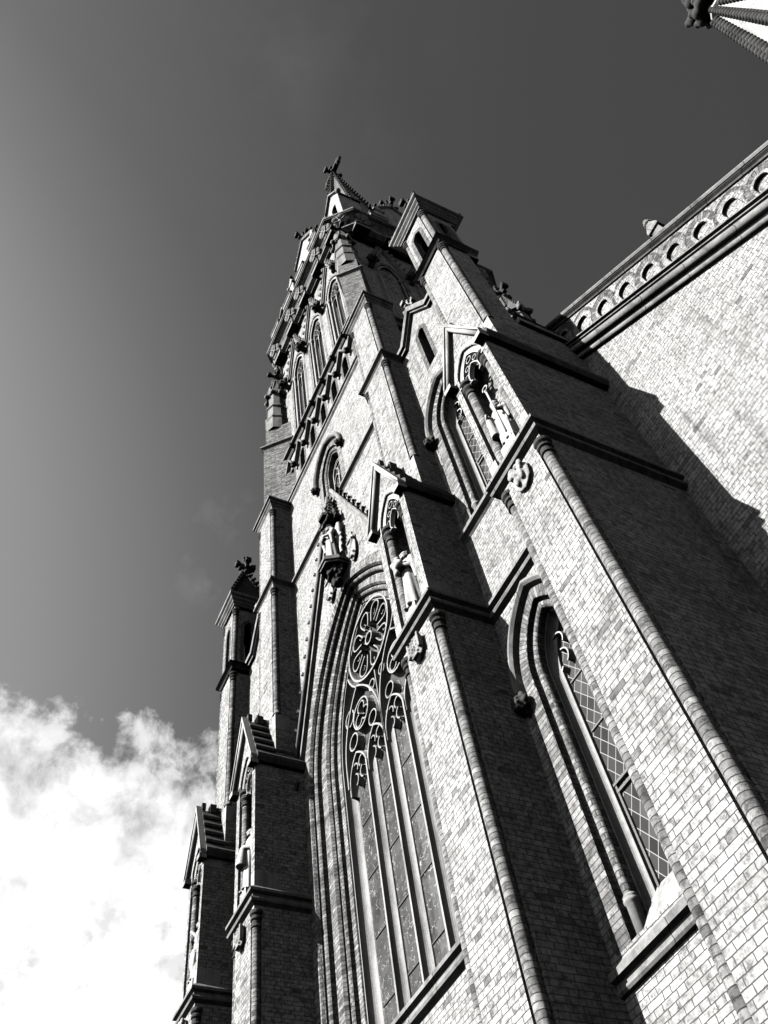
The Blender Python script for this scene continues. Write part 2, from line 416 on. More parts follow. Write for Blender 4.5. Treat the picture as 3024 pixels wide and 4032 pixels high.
# blended carving: primitives fused into one skin
def blob(name, prims, voxel, mat, smooth=True, noise=0.0, seed=0):
    bm = bmesh.new()
    for p in prims:
        if p[0] == 's':
            _, c, r = p[:3]; rr = r if isinstance(r, tuple) else (r, r, r)
            M = Matrix.Translation(c)
            if len(p) > 3: M = M @ p[3]
            M = M @ Matrix.Diagonal((rr[0], rr[1], rr[2], 1))
            bmesh.ops.create_icosphere(bm, subdivisions=2, radius=1, matrix=M)
        elif p[0] == 'c':
            _, a, b_, ra, rb = p; a = Vector(a); b_ = Vector(b_); d = b_-a
            M = Matrix.Translation((a+b_)/2) @ d.to_track_quat('Z', 'Y').to_matrix().to_4x4()
            bmesh.ops.create_cone(bm, cap_ends=True, segments=14, radius1=ra, radius2=max(rb, 0.002), depth=d.length, matrix=M)
        elif p[0] == 'b':
            _, c, r = p[:3]
            M = Matrix.Translation(c)
            if len(p) > 3: M = M @ p[3]
            M = M @ Matrix.Diagonal((r[0]*2, r[1]*2, r[2]*2, 1)); bmesh.ops.create_cube(bm, size=1, matrix=M)
        elif p[0] == 'L':                     # lofted rings (list of (cx,cy,z,rx,ry,folds,amp,phase))
            rg = []
            n = 40
            for (cx, cy, z, rx, ry, fo, am, ph) in p[1]:
                rg.append([bm.verts.new((cx+rx*math.cos(2*math.pi*j/n)*(1+am*math.sin(fo*2*math.pi*j/n+ph)),
                                         cy+ry*math.sin(2*math.pi*j/n)*(1+am*math.sin(fo*2*math.pi*j/n+ph)), z)) for j in range(n)])
            for i in range(len(rg)-1):
                for j in range(n): bm.faces.new((rg[i][j], rg[i][(j+1) % n], rg[i+1][(j+1) % n], rg[i+1][j]))
            bm.faces.new(list(reversed(rg[0]))); bm.faces.new(rg[-1])
    me = bpy.data.meshes.new(name+'_raw'); bm.to_mesh(me); bm.free()
    o = bpy.data.objects.new(name+'_raw', me); C.objects.link(o)
    md = o.modifiers.new('r', 'REMESH'); md.mode = 'VOXEL'; md.voxel_size = voxel; md.use_smooth_shade = smooth
    s2 = o.modifiers.new('s', 'SMOOTH'); s2.iterations = 2; s2.factor = 0.5
    if noise:
        tx = bpy.data.textures.new('n', 'CLOUDS'); tx.noise_scale = voxel*5
        d = o.modifiers.new('d', 'DISPLACE'); d.texture = tx; d.strength = noise; d.mid_level = 0.5
    dg = bpy.context.evaluated_depsgraph_get(); dg.update()
    out = bpy.data.meshes.new_from_object(o.evaluated_get(dg), depsgraph=dg)
    out.name = name; out.materials.clear(); out.materials.append(mat)
    bpy.data.objects.remove(o); bpy.data.meshes.remove(me)
    if not out.uv_layers: out.uv_layers.new(name='UVMap')
    for p in out.polygons: p.use_smooth = smooth
    return out

# ------------------------------------------------------------------ ground
AX = -10.8
g = MB(); g.face([(-600, -600, -1.6), (600, -600, -1.6), (600, 600, -1.6), (-600, 600, -1.6)])
gr = g.build('ground', GROUND); gr['kind'] = 'structure'

church = empty('church_tower', (AX, 6.2, -1.6), 'pale brick gothic church tower with tall traceried window, gabled buttresses and crocketed spire', 'church tower')
church_loc = Vector((AX, 6.2, -1.6))
def part(mb, name, mat, parent=church):
    o = mb.build(name, mat, parent)
    if parent is church: o.matrix_parent_inverse = Matrix.Translation(-church_loc)
    return o
def partm(me, name, parent=church, loc=(0, 0, 0), rz=0.0, s=1.0):
    o = link(name, me, parent, loc, rz, s)
    if parent is church: o.matrix_parent_inverse = Matrix.Translation(-church_loc)
    return o

# ---- shared carvings (built once, mesh data shared)
def head_prims(v=0):
    P = [('s', (0, -.02, 0), (.115, .125, .15)), ('c', (0, 0, -.05), (0, .16, -.16), .08, .07), ('s', (0, -.145, -.03), (.024, .035, .045)),
         ('s', (0, -.115, -.115), (.05, .04, .035)), ('s', (-.05, -.115, .035), (.04, .02, .014)), ('s', (.05, -.115, .035), (.04, .02, .014)),
         ('s', (-.055, -.11, -.035), (.035, .03, .03)), ('s', (.055, -.11, -.035), (.035, .03, .03)), ('s', (0, -.125, -.075), (.04, .02, .012))]
    rr = random.Random(v)
    for i in range(16 if v != 1 else 11):
        a = 2*math.pi*i/(16 if v != 1 else 11)
        P.append(('s', (.125*math.cos(a), -.02+rr.uniform(-.03, .03), .03+.135*math.sin(a)), rr.uniform(.03, .05)))
    if v == 1:
        for i in range(5): P.append(('s', ((i-2)*.045, -.03, .17+.02*(i % 2)), (.02, .05, .045)))
    if v == 2:
        P += [('s', (0, -.1, -.18), (.07, .05, .08)), ('s', (0, -.07, -.25), (.04, .04, .06))]
    return P
HEADS = [blob('head%d' % v, head_prims(v), .012, DSTONE) for v in range(3)]
def boss_prims(seed):
    rr = random.Random(seed); P = [('s', (0, 0, 0), (.6, .5, .6))]
    for i in range(14):
        a = rr.uniform(0, 6.28); b_ = rr.uniform(-1, 1)
        P.append(('s', (.6*math.cos(a)*(1-abs(b_)*.4), -.25+rr.uniform(-.25, .1), .6*math.sin(a)), (rr.uniform(.2, .34), .25, rr.uniform(.2, .34))))
    return P
BOSS = blob('leaf_boss', boss_prims(3), .06, DSTONE)
ROSE = blob('rosette', [('s', (0, 0, 0), (.22, .3, .22))] + [('s', (.62*math.cos(a*1.2566), .02, .62*math.sin(a*1.2566)), (.40, .12, .40)) for a in range(5)] +
            [('c', (.25*math.cos(a*1.2566+.63), -.1, .25*math.sin(a*1.2566+.63)), (1.0*math.cos(a*1.2566+.63), -.12, 1.0*math.sin(a*1.2566+.63)), .07, .03) for a in range(5)], .05, LSTONE)
CROCK = blob('crocket', [('c', (0, 0, -.4), (0, -.75, .2), .34, .3), ('c', (-.3, -.7, .45), (.3, -.7, .45), .2, .2), ('s', (0, -.75, .3), (.42, .38, .32)), ('s', (-.3, -.7, .45), .22), ('s', (.3, -.7, .45), .22), ('s', (0, -1.0, .1), (.3, .2, .2))], .09, DSTONE)
def cross_me(name, lump, mat):
    P = [('b', (0, 0, .35), (.06, .06, .5)), ('b', (0, 0, .58), (.30, .055, .07)), ('b', (0, 0, .58), (.055, .30, .07)), ('b', (0, 0, .95), (.09, .09, .08))]
    for dx, dy in ((1, 0), (-1, 0), (0, 1), (0, -1)):
        P += [('b', (dx*.30, dy*.30, .58), (.085, .085, .13))]
        if lump:
            for e in (-1, 1):
                P += [('s', (dx*.34+dy*e*.07, dy*.34+dx*e*.07, .58+.07), .065), ('s', (dx*.34+dy*e*.07, dy*.34+dx*e*.07, .58-.07), .065)]
            P += [('s', (dx*.15, dy*.15, .44), .09), ('b', (dx*.2, dy*.2, .33), (.07, .07, .06)), ('s', (dx*.12, dy*.12, .12), .09)]
    if lump: P += [('s', (a*.07, b_*.07, 1.0), .07) for a in (-1, 1) for b_ in (-1, 1)]
    return blob(name, P, .022, mat)
XBIG = cross_me('leaf_cross', True, DSTONE); XSM = cross_me('plain_cross', False, DSTONE); XWH = cross_me('pale_cross', True, LSTONE)

def shaft_poly(xl, xr, yf, yb, nt=.15):
    return [(xl+nt, yf), (xr-nt, yf), (xr-nt, yf+nt), (xr, yf+nt), (xr, yb), (xl, yb), (xl, yf+nt), (xl+nt, yf+nt)]
def corner_roll(xl, xr, yf, z0, z1, parent, base=True, r=.078):
    for sx, x in ((-1, xl+.076), (1, xr-.076)):
        m = MB(); y = yf+.076
        m.lathe(x, y, [(r, z0+(.10 if base else 0)), (r, z1-.20)], 14, 0, True, True, False)
        o = part(m, 'corner_roll', ROLLB, parent)
        k = MB(); k.lathe(x, y, [(r+.004, z1-.34), (r+.026, z1-.325), (r+.026, z1-.30), (r+.006, z1-.28), (r+.006, z1-.20), (r+.034, z1-.18), (r+.034, z1-.14), (r+.012, z1-.12), (r+.012, z1-.10), (r+.045, z1-.07), (r+.05, z1-.04), (r+.045, z1)], 16, 0, False)
        part(k, 'roll_capital', DSTONE, parent)
        if base:
            k = MB(); k.lathe(x, y, [(r+.03, z0), (r+.03, z0+.03), (r+.005, z0+.07), (r, z0+.11)], 14); part(k, 'roll_base', STONE, parent)
STR = lambda z: [(0, z+.14), (.02, z+.14), (.12, z+.04), (.12, z-.02), (.05, z-.05), (.05, z-.11), (.085, z-.125), (.10, z-.16), (.085, z-.20), (.04, z-.22), (0, z-.24)]
STR_S = lambda z: [(0, z+.14), (.12, z+.05), (.12, z-.03), (.04, z-.08), (0, z-.12)]
CAPP = lambda z: [(0, z+.42), (.16, z+.14), (.16, z+.05), (.10, z+.02), (.10, z-.05), (.05, z-.09), (.05, z-.14), (0, z-.2)]

def band_rake(mb, cx, hw, z0, z1, t, y0, y1):     # inverted V band
    for s in (-1, 1):
        dx, dz = -s*hw, z1-z0; L = math.hypot(dx, dz); tz = t*L/abs(dx)
        mb.prism_y([(cx+s*hw, z0), (cx, z1), (cx, z1-tz), (cx+s*hw, z0-tz*.55)] if s < 0 else [(cx, z1), (cx+s*hw, z0), (cx+s*hw, z0-tz*.55), (cx, z1-tz)], y0, y1)

def buttress(xl, xr, yback, kind, shield):
    cx = (xl+xr)/2; hw = (xr-xl)/2; yf = 5.10; ys = 5.58; zs_, ze, za = 10.05, 13.28, 14.88
    m = MB()
    m.prism_z(shaft_poly(xl, xr, yf, yback), -1.6, 9.72, False)
    m.prism_z([(xl, yf), (xr, yf), (xr, yback), (xl, yback)], 9.72, 10.06)
    # niche stage
    nw, nzs, nc, nsill = .38, 13.05, .52, 10.10
    wall_face(m, xl, xr, 10.05, [(xl, ze), (cx, za), (xr, ze)], yf, [(cx, nzs, nw, nc, nsill)])
    m.face([(xr, yf, 10.05), (xr, yback, 10.05), (xr, yback, ze), (xr, yf, ze)])
    m.face([(xl, yback, 10.05), (xl, yf, 10.05), (xl, yf, ze), (xl, yback, ze)])
    sweep_arch(m, cx, nzs, nc, nsill, [(nw, yf), (nw, yf+.20), (nw-.07, yf+.22), (nw-.07, yf+.46)])
    m.box(cx-nw-.02, cx+nw+.02, yf+.44, yf+.50, nsill-.03, 14.0)
    m.box(xl, xr, ys, yback, ze-.05, ze)
    top = 24.15 if kind == 'inner' else 22.95
    sb = 6.40 if kind == 'inner' else 6.30
    m.prism_z([(xl, ys), (xr, ys), (xr, sb), (xl, sb)], ze-.1, 14.78)
    m.prism_z(shaft_poly(xl, xr, ys, sb), 14.78, 19.62, False)
    m.prism_z([(xl, ys), (xr, ys), (xr, sb), (xl, sb)], 19.62, 19.95)
    if kind == 'inner':
        m.prism_z(shaft_poly(xl, xr, ys, sb), 19.95, 23.75, False)
        m.prism_z([(xl, ys), (xr, ys), (xr, sb), (xl, sb)], 23.75, 24.3)
    o = part(m, 'buttress', BRICK)
    corner_roll(xl, xr, yf, -1.6, 9.72, o, False)
    corner_roll(xl, xr, ys, 14.78, 19.62, o)
    m = MB(); sweep_plan(m, [(xl, yback), (xl, yf), (xr, yf), (xr, yback)], STR(zs_)); part(m, 'string_course', STONE, o)
    m = MB(); sweep_plan(m, [(xl, sb), (xl, ys), (xr, ys), (xr, sb)], STR_S(19.93)); part(m, 'string_course', STONE, o)
    # stone quoins either side of the string and at the shaft foot
    for x0, x1 in ((xr-.17, xr+.004), (xl-.004, xl+.17)):
        for yy_, dp, za_, zb__ in ((yf, .5, 10.15, 10.52), (yf, .45, 12.95, 13.25), (ys, .35, 14.30, 14.76)):
            m = MB(); m.box(x0, x1, yy_-.004, yy_+dp, za_, zb__); part(m, 'quoin', LSTONE, o)
    # niche dressing
    m = MB(); sweep_arch(m, cx, nzs, nc, nzs-.02, [(nw+.12, yf-.004), (nw+.02, yf-.004), (nw+.01, yf+.04)] + roll(nw-.05, yf+.10, .06, 60, -120, 5)[::-1] + [(nw-.10, yf+.16), (nw-.10, yf+.24)])
    part(m, 'niche_arch', LSTONE, o)
    for s in (-1, 1):
        x, y = cx+s*.30, yf+.12
        m = MB(); m.lathe(x, y, [(.082, 10.22), (.082, 12.80)], 14, 0, True, True, False); part(m, 'colonette', ROLLB, o)
        m = MB(); k = MB(); k.lathe(x, y, [(.11, 10.12), (.11, 10.17), (.088, 10.24)], 14); part(k, 'colonette_base', STONE, o)
        m.lathe(x, y, [(.085, 12.66), (.108, 12.68), (.108, 12.72), (.088, 12.74), (.088, 12.80), (.125, 12.85), (.125, 12.91), (.10, 12.94), (.10, 12.965), (.145, 13.0), (.145, 13.07)], 18, 0, False)
        part(m, 'colonette_capital', DSTONE, o)
    m = MB(); yt = yf+.10
    yt = yf+.05
    bar2d(m, lancet2d(cx, nzs+.0, .285, .52, nzs-.02), yt, .06, .10)
    bar2d(m, lancet2d(cx, nzs-.05, .16, .30, nzs-.08), yt+.02, .05, .08)
    for s in (-1, 1):
        bar2d(m, arcp(cx+s*.20, nzs+.10, .055, 0, 360, 8)[:-1], yt+.02, .03, .06, True)
        bar2d(m, [(cx+s*.16, nzs-.08), (cx+s*.11, nzs-.16), (cx+s*.19, nzs-.13), (cx+s*.27, nzs-.08)], yt+.02, .04, .07)
        bar2d(m, arcp(cx+s*.12, nzs+.30, .055, 0, 360, 8)[:-1], yt+.02, .03, .06, True)
    bar2d(m, arcp(cx, nzs+.44, .07, 0, 360, 10)[:-1], yt+.01, .035, .06, True)
    part(m, 'niche_tracery', WSTONE, o)
    # gable: coping, moulding and stepped stone roof
    m = MB(); band_rake(m, cx, hw+.10, ze+.04, za+.12, .06, yf-.14, yf+.03); band_rake(m, cx, hw+.05, ze-.06, za-.02, .05, yf-.07, yf+.02)
    for s in (-1, 1):
        d = Vector((-s*(hw+.06), 0, za-ze+.02)).normalized(); m.tube([(cx+s*(hw+.07), yf-.075, ze-.12), (cx, yf-.075, za-.08)], .045, 8)
        m.box(cx+s*(hw+.005)-.1, cx+s*(hw+.005)+.1, yf-.15, yf+.03, ze-.20, ze-.08)
    part(m, 'gable_coping', LSTONE if kind != 'x' else STONE, o)
    m = MB(); n = 5; ex = hw+.10; poly = []
    for i in range(n):
        x0_, x1_ = ex*(1-i/n), ex*(1-(i+1)/n); z0_, z1_ = ze+(za-ze)*i/n, ze+(za-ze)*(i+1)/n
        poly += [(x0_+.05, z0_-.01), (x0_+.05, z0_+.07), (max(x1_, .03), z1_-.01)]
    P2 = [(cx+x, z) for x, z in poly] + [(cx-x, z) for x, z in reversed(poly)]
    P2 = P2 + [(cx-ex, ze-.12), (cx-hw+.04, ze-.12), (cx, za-.16), (cx+hw-.04, ze-.12), (cx+ex, ze-.12)]
    m.prism_y(P2, yf+.004, yback)
    part(m, 'gable_roof', COPE, o)
    m = MB(); m.box(cx-.11, cx+.11, yf+.20, yf+.36, za-.08, za+.17); m.box(cx-.06, cx+.06, yf+.0, yf+.1, za, za+.2)
    m.tube([(cx, yf+.34, za+.05), (cx, max(yback, ys+.1), za+.05)], .10, 8); part(m, 'ridge_stone', COPE, o)
    # carved shield under the niche
    sh = [('s', (0, 0, 0), (.19, .045, .26))]
    if shield == 'foliage':
        rr = random.Random(5); sh += [('s', (rr.uniform(-.13, .13), -.06, rr.uniform(.02, .2)), rr.uniform(.025, .045)) for i in range(22)]
        sh += [('s', (-.05, -.06, -.09), (.05, .04, .10)), ('s', (.06, -.06, -.05), (.05, .04, .11))]
    else:
        for a in range(12):
            sh.append(('s', (.13*math.cos(a*.5236), -.045, .15*math.sin(a*.5236)), (.03, .03, .03)))
        for dx in (-.06, 0, .06): sh.append(('b', (dx, -.055, 0), (.012, .02, .08)))
        sh += [('b', (0, -.055, 0), (.08, .02, .012)), ('b', (.15, -.05, .02), (.02, .03, .15)), ('b', (-.15, -.05, .02), (.02, .03, .15)), ('b', (0, -.05, -.2), (.08, .03, .02))]
    me = blob('shield', sh, .014, LSTONE)
    s_ = partm(me, 'carved_shield', o, (cx-.02, yf-.05, 9.50))
    if kind == 'inner':
        corner_roll(xl, xr, ys, 19.98, 23.75, o)
        m = MB(); sweep_plan(m, [(xl, sb), (xl, ys), (xr, ys), (xr, sb)], CAPP(24.12)); m.box(xl, xr, ys, sb, 24.2, 24.5); part(m, 'buttress_cap', STONE, o)
    return o

def rotcopy(src, cx, cy, k):      # rotate a builder by k quarter turns about (cx, cy)
    M = Matrix.Translation((cx, cy, 0)) @ Matrix.Rotation(k*math.pi/2, 4, 'Z') @ Matrix.Translation((-cx, -cy, 0))
    src.xf(M); return src

def turret(xl, xr):
    cx = (xl+xr)/2; hw = (xr-xl)/2; ys = 5.58; D = 1.0; cy = ys+D/2; nt = .15; z0, z1 = 19.95, 22.95
    yb = ys+D
    m = MB(); v = MB(); q = MB()
    m.prism_z([(xl, ys), (xr, ys), (xr, yb), (xl, yb)], 19.62, 19.96)
    m.prism_z([(xl, ys), (xr, ys), (xr, yb), (xl, yb)], 22.6, 23.0)
    # front and back
    op = (cx, 21.80, .16, .14, 20.2)
    for yy in (ys, yb): wall_face(m, xl+nt, xr-nt, z0, [(xl, z1), (xr, z1)], yy, [op])
    sweep_arch(m, cx, op[1], op[3], op[4], [(.16, ys), (.16, ys+.22)]); sweep_arch(m, cx, op[1], op[3], op[4], [(.16, yb-.2), (.16, yb)])
    sweep_arch(v, cx, op[1], op[3], op[4], [(.27, ys-.004), (.157, ys-.004), (.157, ys+.18)])
    # sides
    def side(s):
        t = MB(); t2 = MB(); oy = cy
        wall_face(t, -D/2+nt, D/2-nt, z0, [(-D/2, z1), (D/2, z1)], 0, [(0, 21.80, .16, .14, 20.2)])
        sweep_arch(t, 0, 21.80, .14, 20.2, [(.16, 0), (.16, .22)])
        sweep_arch(t2, 0, 21.80, .14, 20.2, [(.27, -.004), (.157, -.004), (.157, .18)])
        Mx = Matrix.Translation((xr if s > 0 else xl, cy, 0)) @ Matrix.Rotation(R(90 if s > 0 else -90), 4, 'Z')
        t.xf(Mx); t2.xf(Mx)
        for src, dst in ((t, m), (t2, v)):
            k = len(dst.v); dst.v += src.v; dst.f += [tuple(i+k for i in f) for f in src.f]; dst.uv += src.uv; dst.sm += src.sm
    side(1); side(-1)
    for (x, sx) in ((xl, 1), (xr, -1)):
        for (y, sy) in ((ys, 1), (yb, -1)):
            m.face([(x+sx*nt, y, z0), (x+sx*nt, y+sy*nt, z0), (x+sx*nt, y+sy*nt, z1), (x+sx*nt, y, z1)])
            m.face([(x, y+sy*nt, z0), (x+sx*nt, y+sy*nt, z0), (x+sx*nt, y+sy*nt, z1), (x, y+sy*nt, z1)])
    o = part(m, 'turret', BRICK)
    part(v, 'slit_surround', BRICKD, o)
    corner_roll(xl, xr, ys, z0+.03, 22.62, o)
    m = MB(); sweep_plan(m, [(xl, yb), (xl, ys), (xr, ys), (xr, yb)], STR_S(19.93)); part(m, 'string_course', STONE, o)
    m = MB(); sweep_plan(m, [(xl, ys), (xr, ys), (xr, yb), (xl, yb)], [(0, 22.72), (.05, 22.74), (.05, 22.80), (.10, 22.84), (.10, 22.90), (.17, 22.96), (.17, 23.03), (.24, 23.08), (.24, 23.2), (0, 23.28)], True)
    part(m, 'turret_cornice', STONE, o)
    m = MB(); b_ = [(xl-.12, ys-.12, 23.2), (xr+.12, ys-.12, 23.2), (xr+.12, yb+.12, 23.2), (xl-.12, yb+.12, 23.2)]; ap = (cx, cy, 25.35)
    for i in range(4): m.face([b_[i], b_[(i+1) % 4], ap])
    for i in range(4):
        A, B_ = Vector(b_[i]), Vector(ap); dirh = Vector((b_[i][0]-cx, b_[i][1]-cy, 0)).normalized(); n = 7
        for j in range(n):
            p = A.lerp(B_, (j+.4)/(n+.3)); s = .105
            m.ball(tuple(p+dirh*.05+Vector((0, 0, .02))), s, 7, 4, (1, 1, .8)); m.ball(tuple(p+dirh*.14+Vector((0, 0, .07))), s*.62, 6, 4)
        m.tube([tuple(A), tuple(B_)], .045, 6)
    part(m, 'pyramid_cap', DSTONE, o)
    partm(XBIG, 'cross_finial', o, (cx, cy, 25.28), 0, .95)
    return o

B_D = buttress(-7.48, -6.40, 6.25, 'inner', 'monogram'); B_B = buttress(-14.83, -13.72, 6.25, 'inner', 'monogram')
B_F = buttress(-4.37, -3.36, 7.60, 'outer', 'foliage'); B_A = buttress(-18.05, -17.03, 7.60, 'outer', 'foliage')
turret(-4.37, -3.36); turret(-18.05, -17.03)

# ---- stair bays between the buttresses
def bay(cx, x0, x1):
    yw = 6.12
    lo = (cx, 8.30, .82, .66, 4.60); hi = (cx, 15.66, .82, .66, 12.2); sl = (cx, 19.65, .13, .12, 17.9)
    top = [(x0, 20.0), (cx-.62, 20.0), (cx, 21.05), (cx+.62, 20.0), (x1, 20.0)]
    m = MB(); wall_face(m, x0, x1, -1.6, top, yw, [lo, hi, sl])
    sweep_arch(m, cx, sl[1], sl[3], sl[4], [(.13, yw), (.13, yw+.35)]); m.box(x0, x1, yw+.5, yw+.55, -1.6, 19.9)
    o = part(m, 'stair_bay_wall', BRICK)
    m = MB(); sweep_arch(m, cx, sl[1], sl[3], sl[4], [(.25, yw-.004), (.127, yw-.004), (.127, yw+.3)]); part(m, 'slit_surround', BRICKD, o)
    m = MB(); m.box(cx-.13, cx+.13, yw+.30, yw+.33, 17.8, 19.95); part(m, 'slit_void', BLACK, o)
    for z in (10.05, 12.03, 4.40):
        m = MB(); sweep_plan(m, [(x0, yw), (x1, yw)], STR(z) if z == 10.05 else STR_S(z) if z > 11 else [(0, z+.12), (.02, z+.12), (.11, z+.04), (.11, z-.03), (.04, z-.05), (.04, z-.10), (.065, z-.12), (.07, z-.145), (.05, z-.17), (0, z-.18)]); part(m, 'string_course', STONE, o)
    # gable coping
    m = MB()
    pts = [(x0, 20.06), (cx-.62, 20.06), (cx, 21.16), (cx+.62, 20.06), (x1, 20.06)]
    for (t, y0, dep) in ((.16, yw-.16, .4), (.10, yw-.09, .2)):
        q = [(x, z-(.0 if t > .12 else .13)) for x, z in pts]; bar2d(m, q, y0, t, dep, nose=.9)
    part(m, 'gable_coping', MSTONE, o)
    partm(XWH, 'cross_finial', o, (cx, yw, 21.18), 0, .62)
    for tag_, (wcx, zs, w_, c, sill) in (('lo', lo), ('hi', hi)):
        wd_ = MB()
        sweep_arch(wd_, cx, zs, c, sill, [(.822, yw-.003), (.56, yw-.003), (.56, yw+.08), (.52, yw+.14)])
        wo_ = part(wd_, 'side_window', BRICKD if False else ROLLB)
        m = MB(); sweep_arch(m, cx, zs, c, sill+.25, roll(.475, yw+.12, .062, 40, -150, 8) + [(.425, yw+.17), (.425, yw+.21)], smooth=True); part(m, 'jamb_roll', ROLLB, wo_)
        for s_ in (-1, 1): m = MB(); m.lathe(cx+s_*.475, yw+.12, [(.074, sill-.25), (.074, sill+.36), (.09, sill+.37), (.09, sill+.40), (.076, sill+.42), (.086, sill+.43), (.066, sill+.46)], 14); part(m, 'roll_base', MULL, wo_)
        m = MB(); sweep_arch(m, cx, zs, c, sill+.1, [(.425, yw+.20), (.405, yw+.20)] + [(.335+.07*math.cos(R(a)), yw+.21+.12*math.sin(R(a))) for a in range(0, 91, 15)] + [(.325, yw+.335), (.325, yw+.39)]); part(m, 'stone_frame', MULL, wo_)
        # hood mould and stops
        m = MB(); sweep_arch(m, cx, zs, c, zs-.12, [(.90, yw), (.90, yw-.07), (.87, yw-.12), (.82, yw-.13), (.78, yw-.09), (.76, yw-.02), (.76, yw)], smooth=False); part(m, 'hood_mould', MSTONE, wo_)
        for s in (-1, 1): partm(HEADS[(0 if s < 0 else 2)], 'carved_boss', wo_, (cx+s*.83, yw-.10, zs-.27), 0, .95)
        # cusped head
        m = MB(); yt = yw+.29
        for s in (-1, 1):
            bar2d(m, arcp(cx+s*.20, zs+.12, .14, 90+s*10, 90+s*150, 8) , yt, .06, .12)
            bar2d(m, arcp(cx+s*.17, zs+.42, .13, 90-s*30, 90+s*130, 8), yt, .05, .12)
            bar2d(m, [(cx+s*.30, zs-.05), (cx+s*.24, zs+.0)], yt, .06, .12)
        part(m, 'cusped_head', WSTONE, wo_)
        m = MB(); z_t = zs+arch_top(0, 0, .36, c, 0); m.box(cx-.36, cx+.36, yw+.38, yw+.40, sill+.1, z_t)
        part(m, 'leaded_glass', LATT, wo_)
        zb = sill+1.75
        class BX:
            def box(self, *a):
                q = MB(); q.box(*a); part(q, 'glazing_bar', PAINT, wo_)
        m = BX()
        m.box(cx-.30, cx+.30, yw+.34, yw+.385, zb, zb+.035); m.box(cx-.29, cx-.26, yw+.35, yw+.385, sill+.4, zb); m.box(cx+.26, cx+.29, yw+.35, yw+.385, sill+.4, zb); m.box(cx-.29, cx+.29, yw+.345, yw+.38, zb-.1, zb-.065); m.box(cx-.29, cx+.29, yw+.35, yw+.385, sill+.4, sill+.44)
        k = zb+.85
        while k < zs+.2: m.box(cx-.30, cx+.30, yw+.36, yw+.385, k, k+.022); k += .85
        m = MB(); z0 = sill-.14
        m.face([(cx-.83, yw-.06, z0), (cx+.83, yw-.06, z0), (cx+.83, yw+.38, z0+.64), (cx-.83, yw+.38, z0+.64)])
        m.face([(cx-.83, yw-.06, z0), (cx+.83, yw-.06, z0), (cx+.83, yw+.0, z0-.1), (cx-.83, yw+.0, z0-.1)])
        part(m, 'window_sill', MULL, wo_)
    return o
bay(-5.47, -6.42, -4.35); bay(-15.93, -17.05, -14.81)

# ---- tower front wall
yt = 6.22; xa, xb = -13.74, -7.46
gcf = lambda w_: 1.70+(3.02-w_)*.69
GW = (AX, 12.25, 3.02, 1.70, 6.40); MW = (AX, 22.15, .80, .45, 20.05)
m = MB(); wall_face(m, xa, xb, -1.6, [(xa, 24.3), (xb, 24.3)], yt, [GW, MW])
tw = part(m, 'tower_wall', BRICK)
m = MB()
m.box(-13.85, -7.75, 7.4, 13.6, -1.6, 27.3)
m.face([(-7.75, 6.3, -1.6), (-7.75, 7.4, -1.6), (-7.75, 7.4, 27.3), (-7.75, 6.3, 27.3)]); m.face([(-13.85, 6.3, -1.6), (-13.85, 7.4, -1.6), (-13.85, 7.4, 27.3), (-13.85, 6.3, 27.3)])
for s in (-1, 1):           # stair bay bodies behind the gables
    cx = AX+s*5.31
    m.prism_y([(cx-.98, -1.6), (cx+.98, -1.6), (cx+.98, 19.9), (cx+.55, 19.9), (cx, 20.85), (cx-.55, 19.9), (cx-.98, 19.9)], 6.7, 11.5)
part(m, 'tower_core_wall', BRICK)
m = MB()
prof = [(3.02, yt-.003), (2.68, yt-.003), (2.64, yt+.06), (2.64, yt+.16)] + roll(2.565, yt+.15, .075, 20, -150, 7) + [(2.48, yt+.24), (2.46, yt+.20)]
sweep_arch(m, AX, 12.25, gcf, 6.3, prof, 18)
prof = [(2.46, yt+.20), (2.22, yt+.20), (2.18, yt+.26), (2.18, yt+.36)] + roll(2.11, yt+.34, .07, 20, -150, 7) + [(2.03, yt+.42), (2.02, yt+.38), (1.88, yt+.38), (1.86, yt+.44)]
sweep_arch(m, AX, 12.25, gcf, 6.3, prof, 18)
gw = part(m, 'great_window', ROLLB)
m = MB(); gf = [(1.84, yt+.40), (1.82, yt+.40)] + [(1.70+.12*math.cos(R(a)), yt+.42+.17*math.sin(R(a))) for a in range(0, 91, 15)]
sweep_arch(m, AX, 12.25, gcf, 6.3, [(1.87, yt+.44), (1.85, yt+.44)]+gf+[(1.67, yt+.60), (1.67, yt+.62)], 18); part(m, 'stone_frame', MULL, gw)
m = MB(); m.box(AX-1.75, AX+1.75, yt+.60, yt+.62, 6.2, 15.9); part(m, 'stained_glass', FIGG, gw)
ym = 6.60
ch = 1.66
def mull(x, z0, z1, r=.085):
    m = MB(); q = [(.024, .05)] + [(.134-.11*math.cos(R(a)), .07+.14*math.sin(R(a))) for a in range(0, 91, 15)] + [(.14, .24)]
    pl = [(x+a, ym-.02+b_) for a, b_ in q] + [(x-a, ym-.02+b_) for a, b_ in reversed(q)]
    m.prism_z(pl, z0, z1); 
    for k, f in enumerate(m.f): m.sm[k] = False
    part(m, 'mullion', MULL, gw)
for x in (AX-.84, AX, AX+.84): mull(x, 6.3, 11.9 if x != AX else 12.4, .085 if x == AX else .075)
m = MB(); ytc = ym+.03
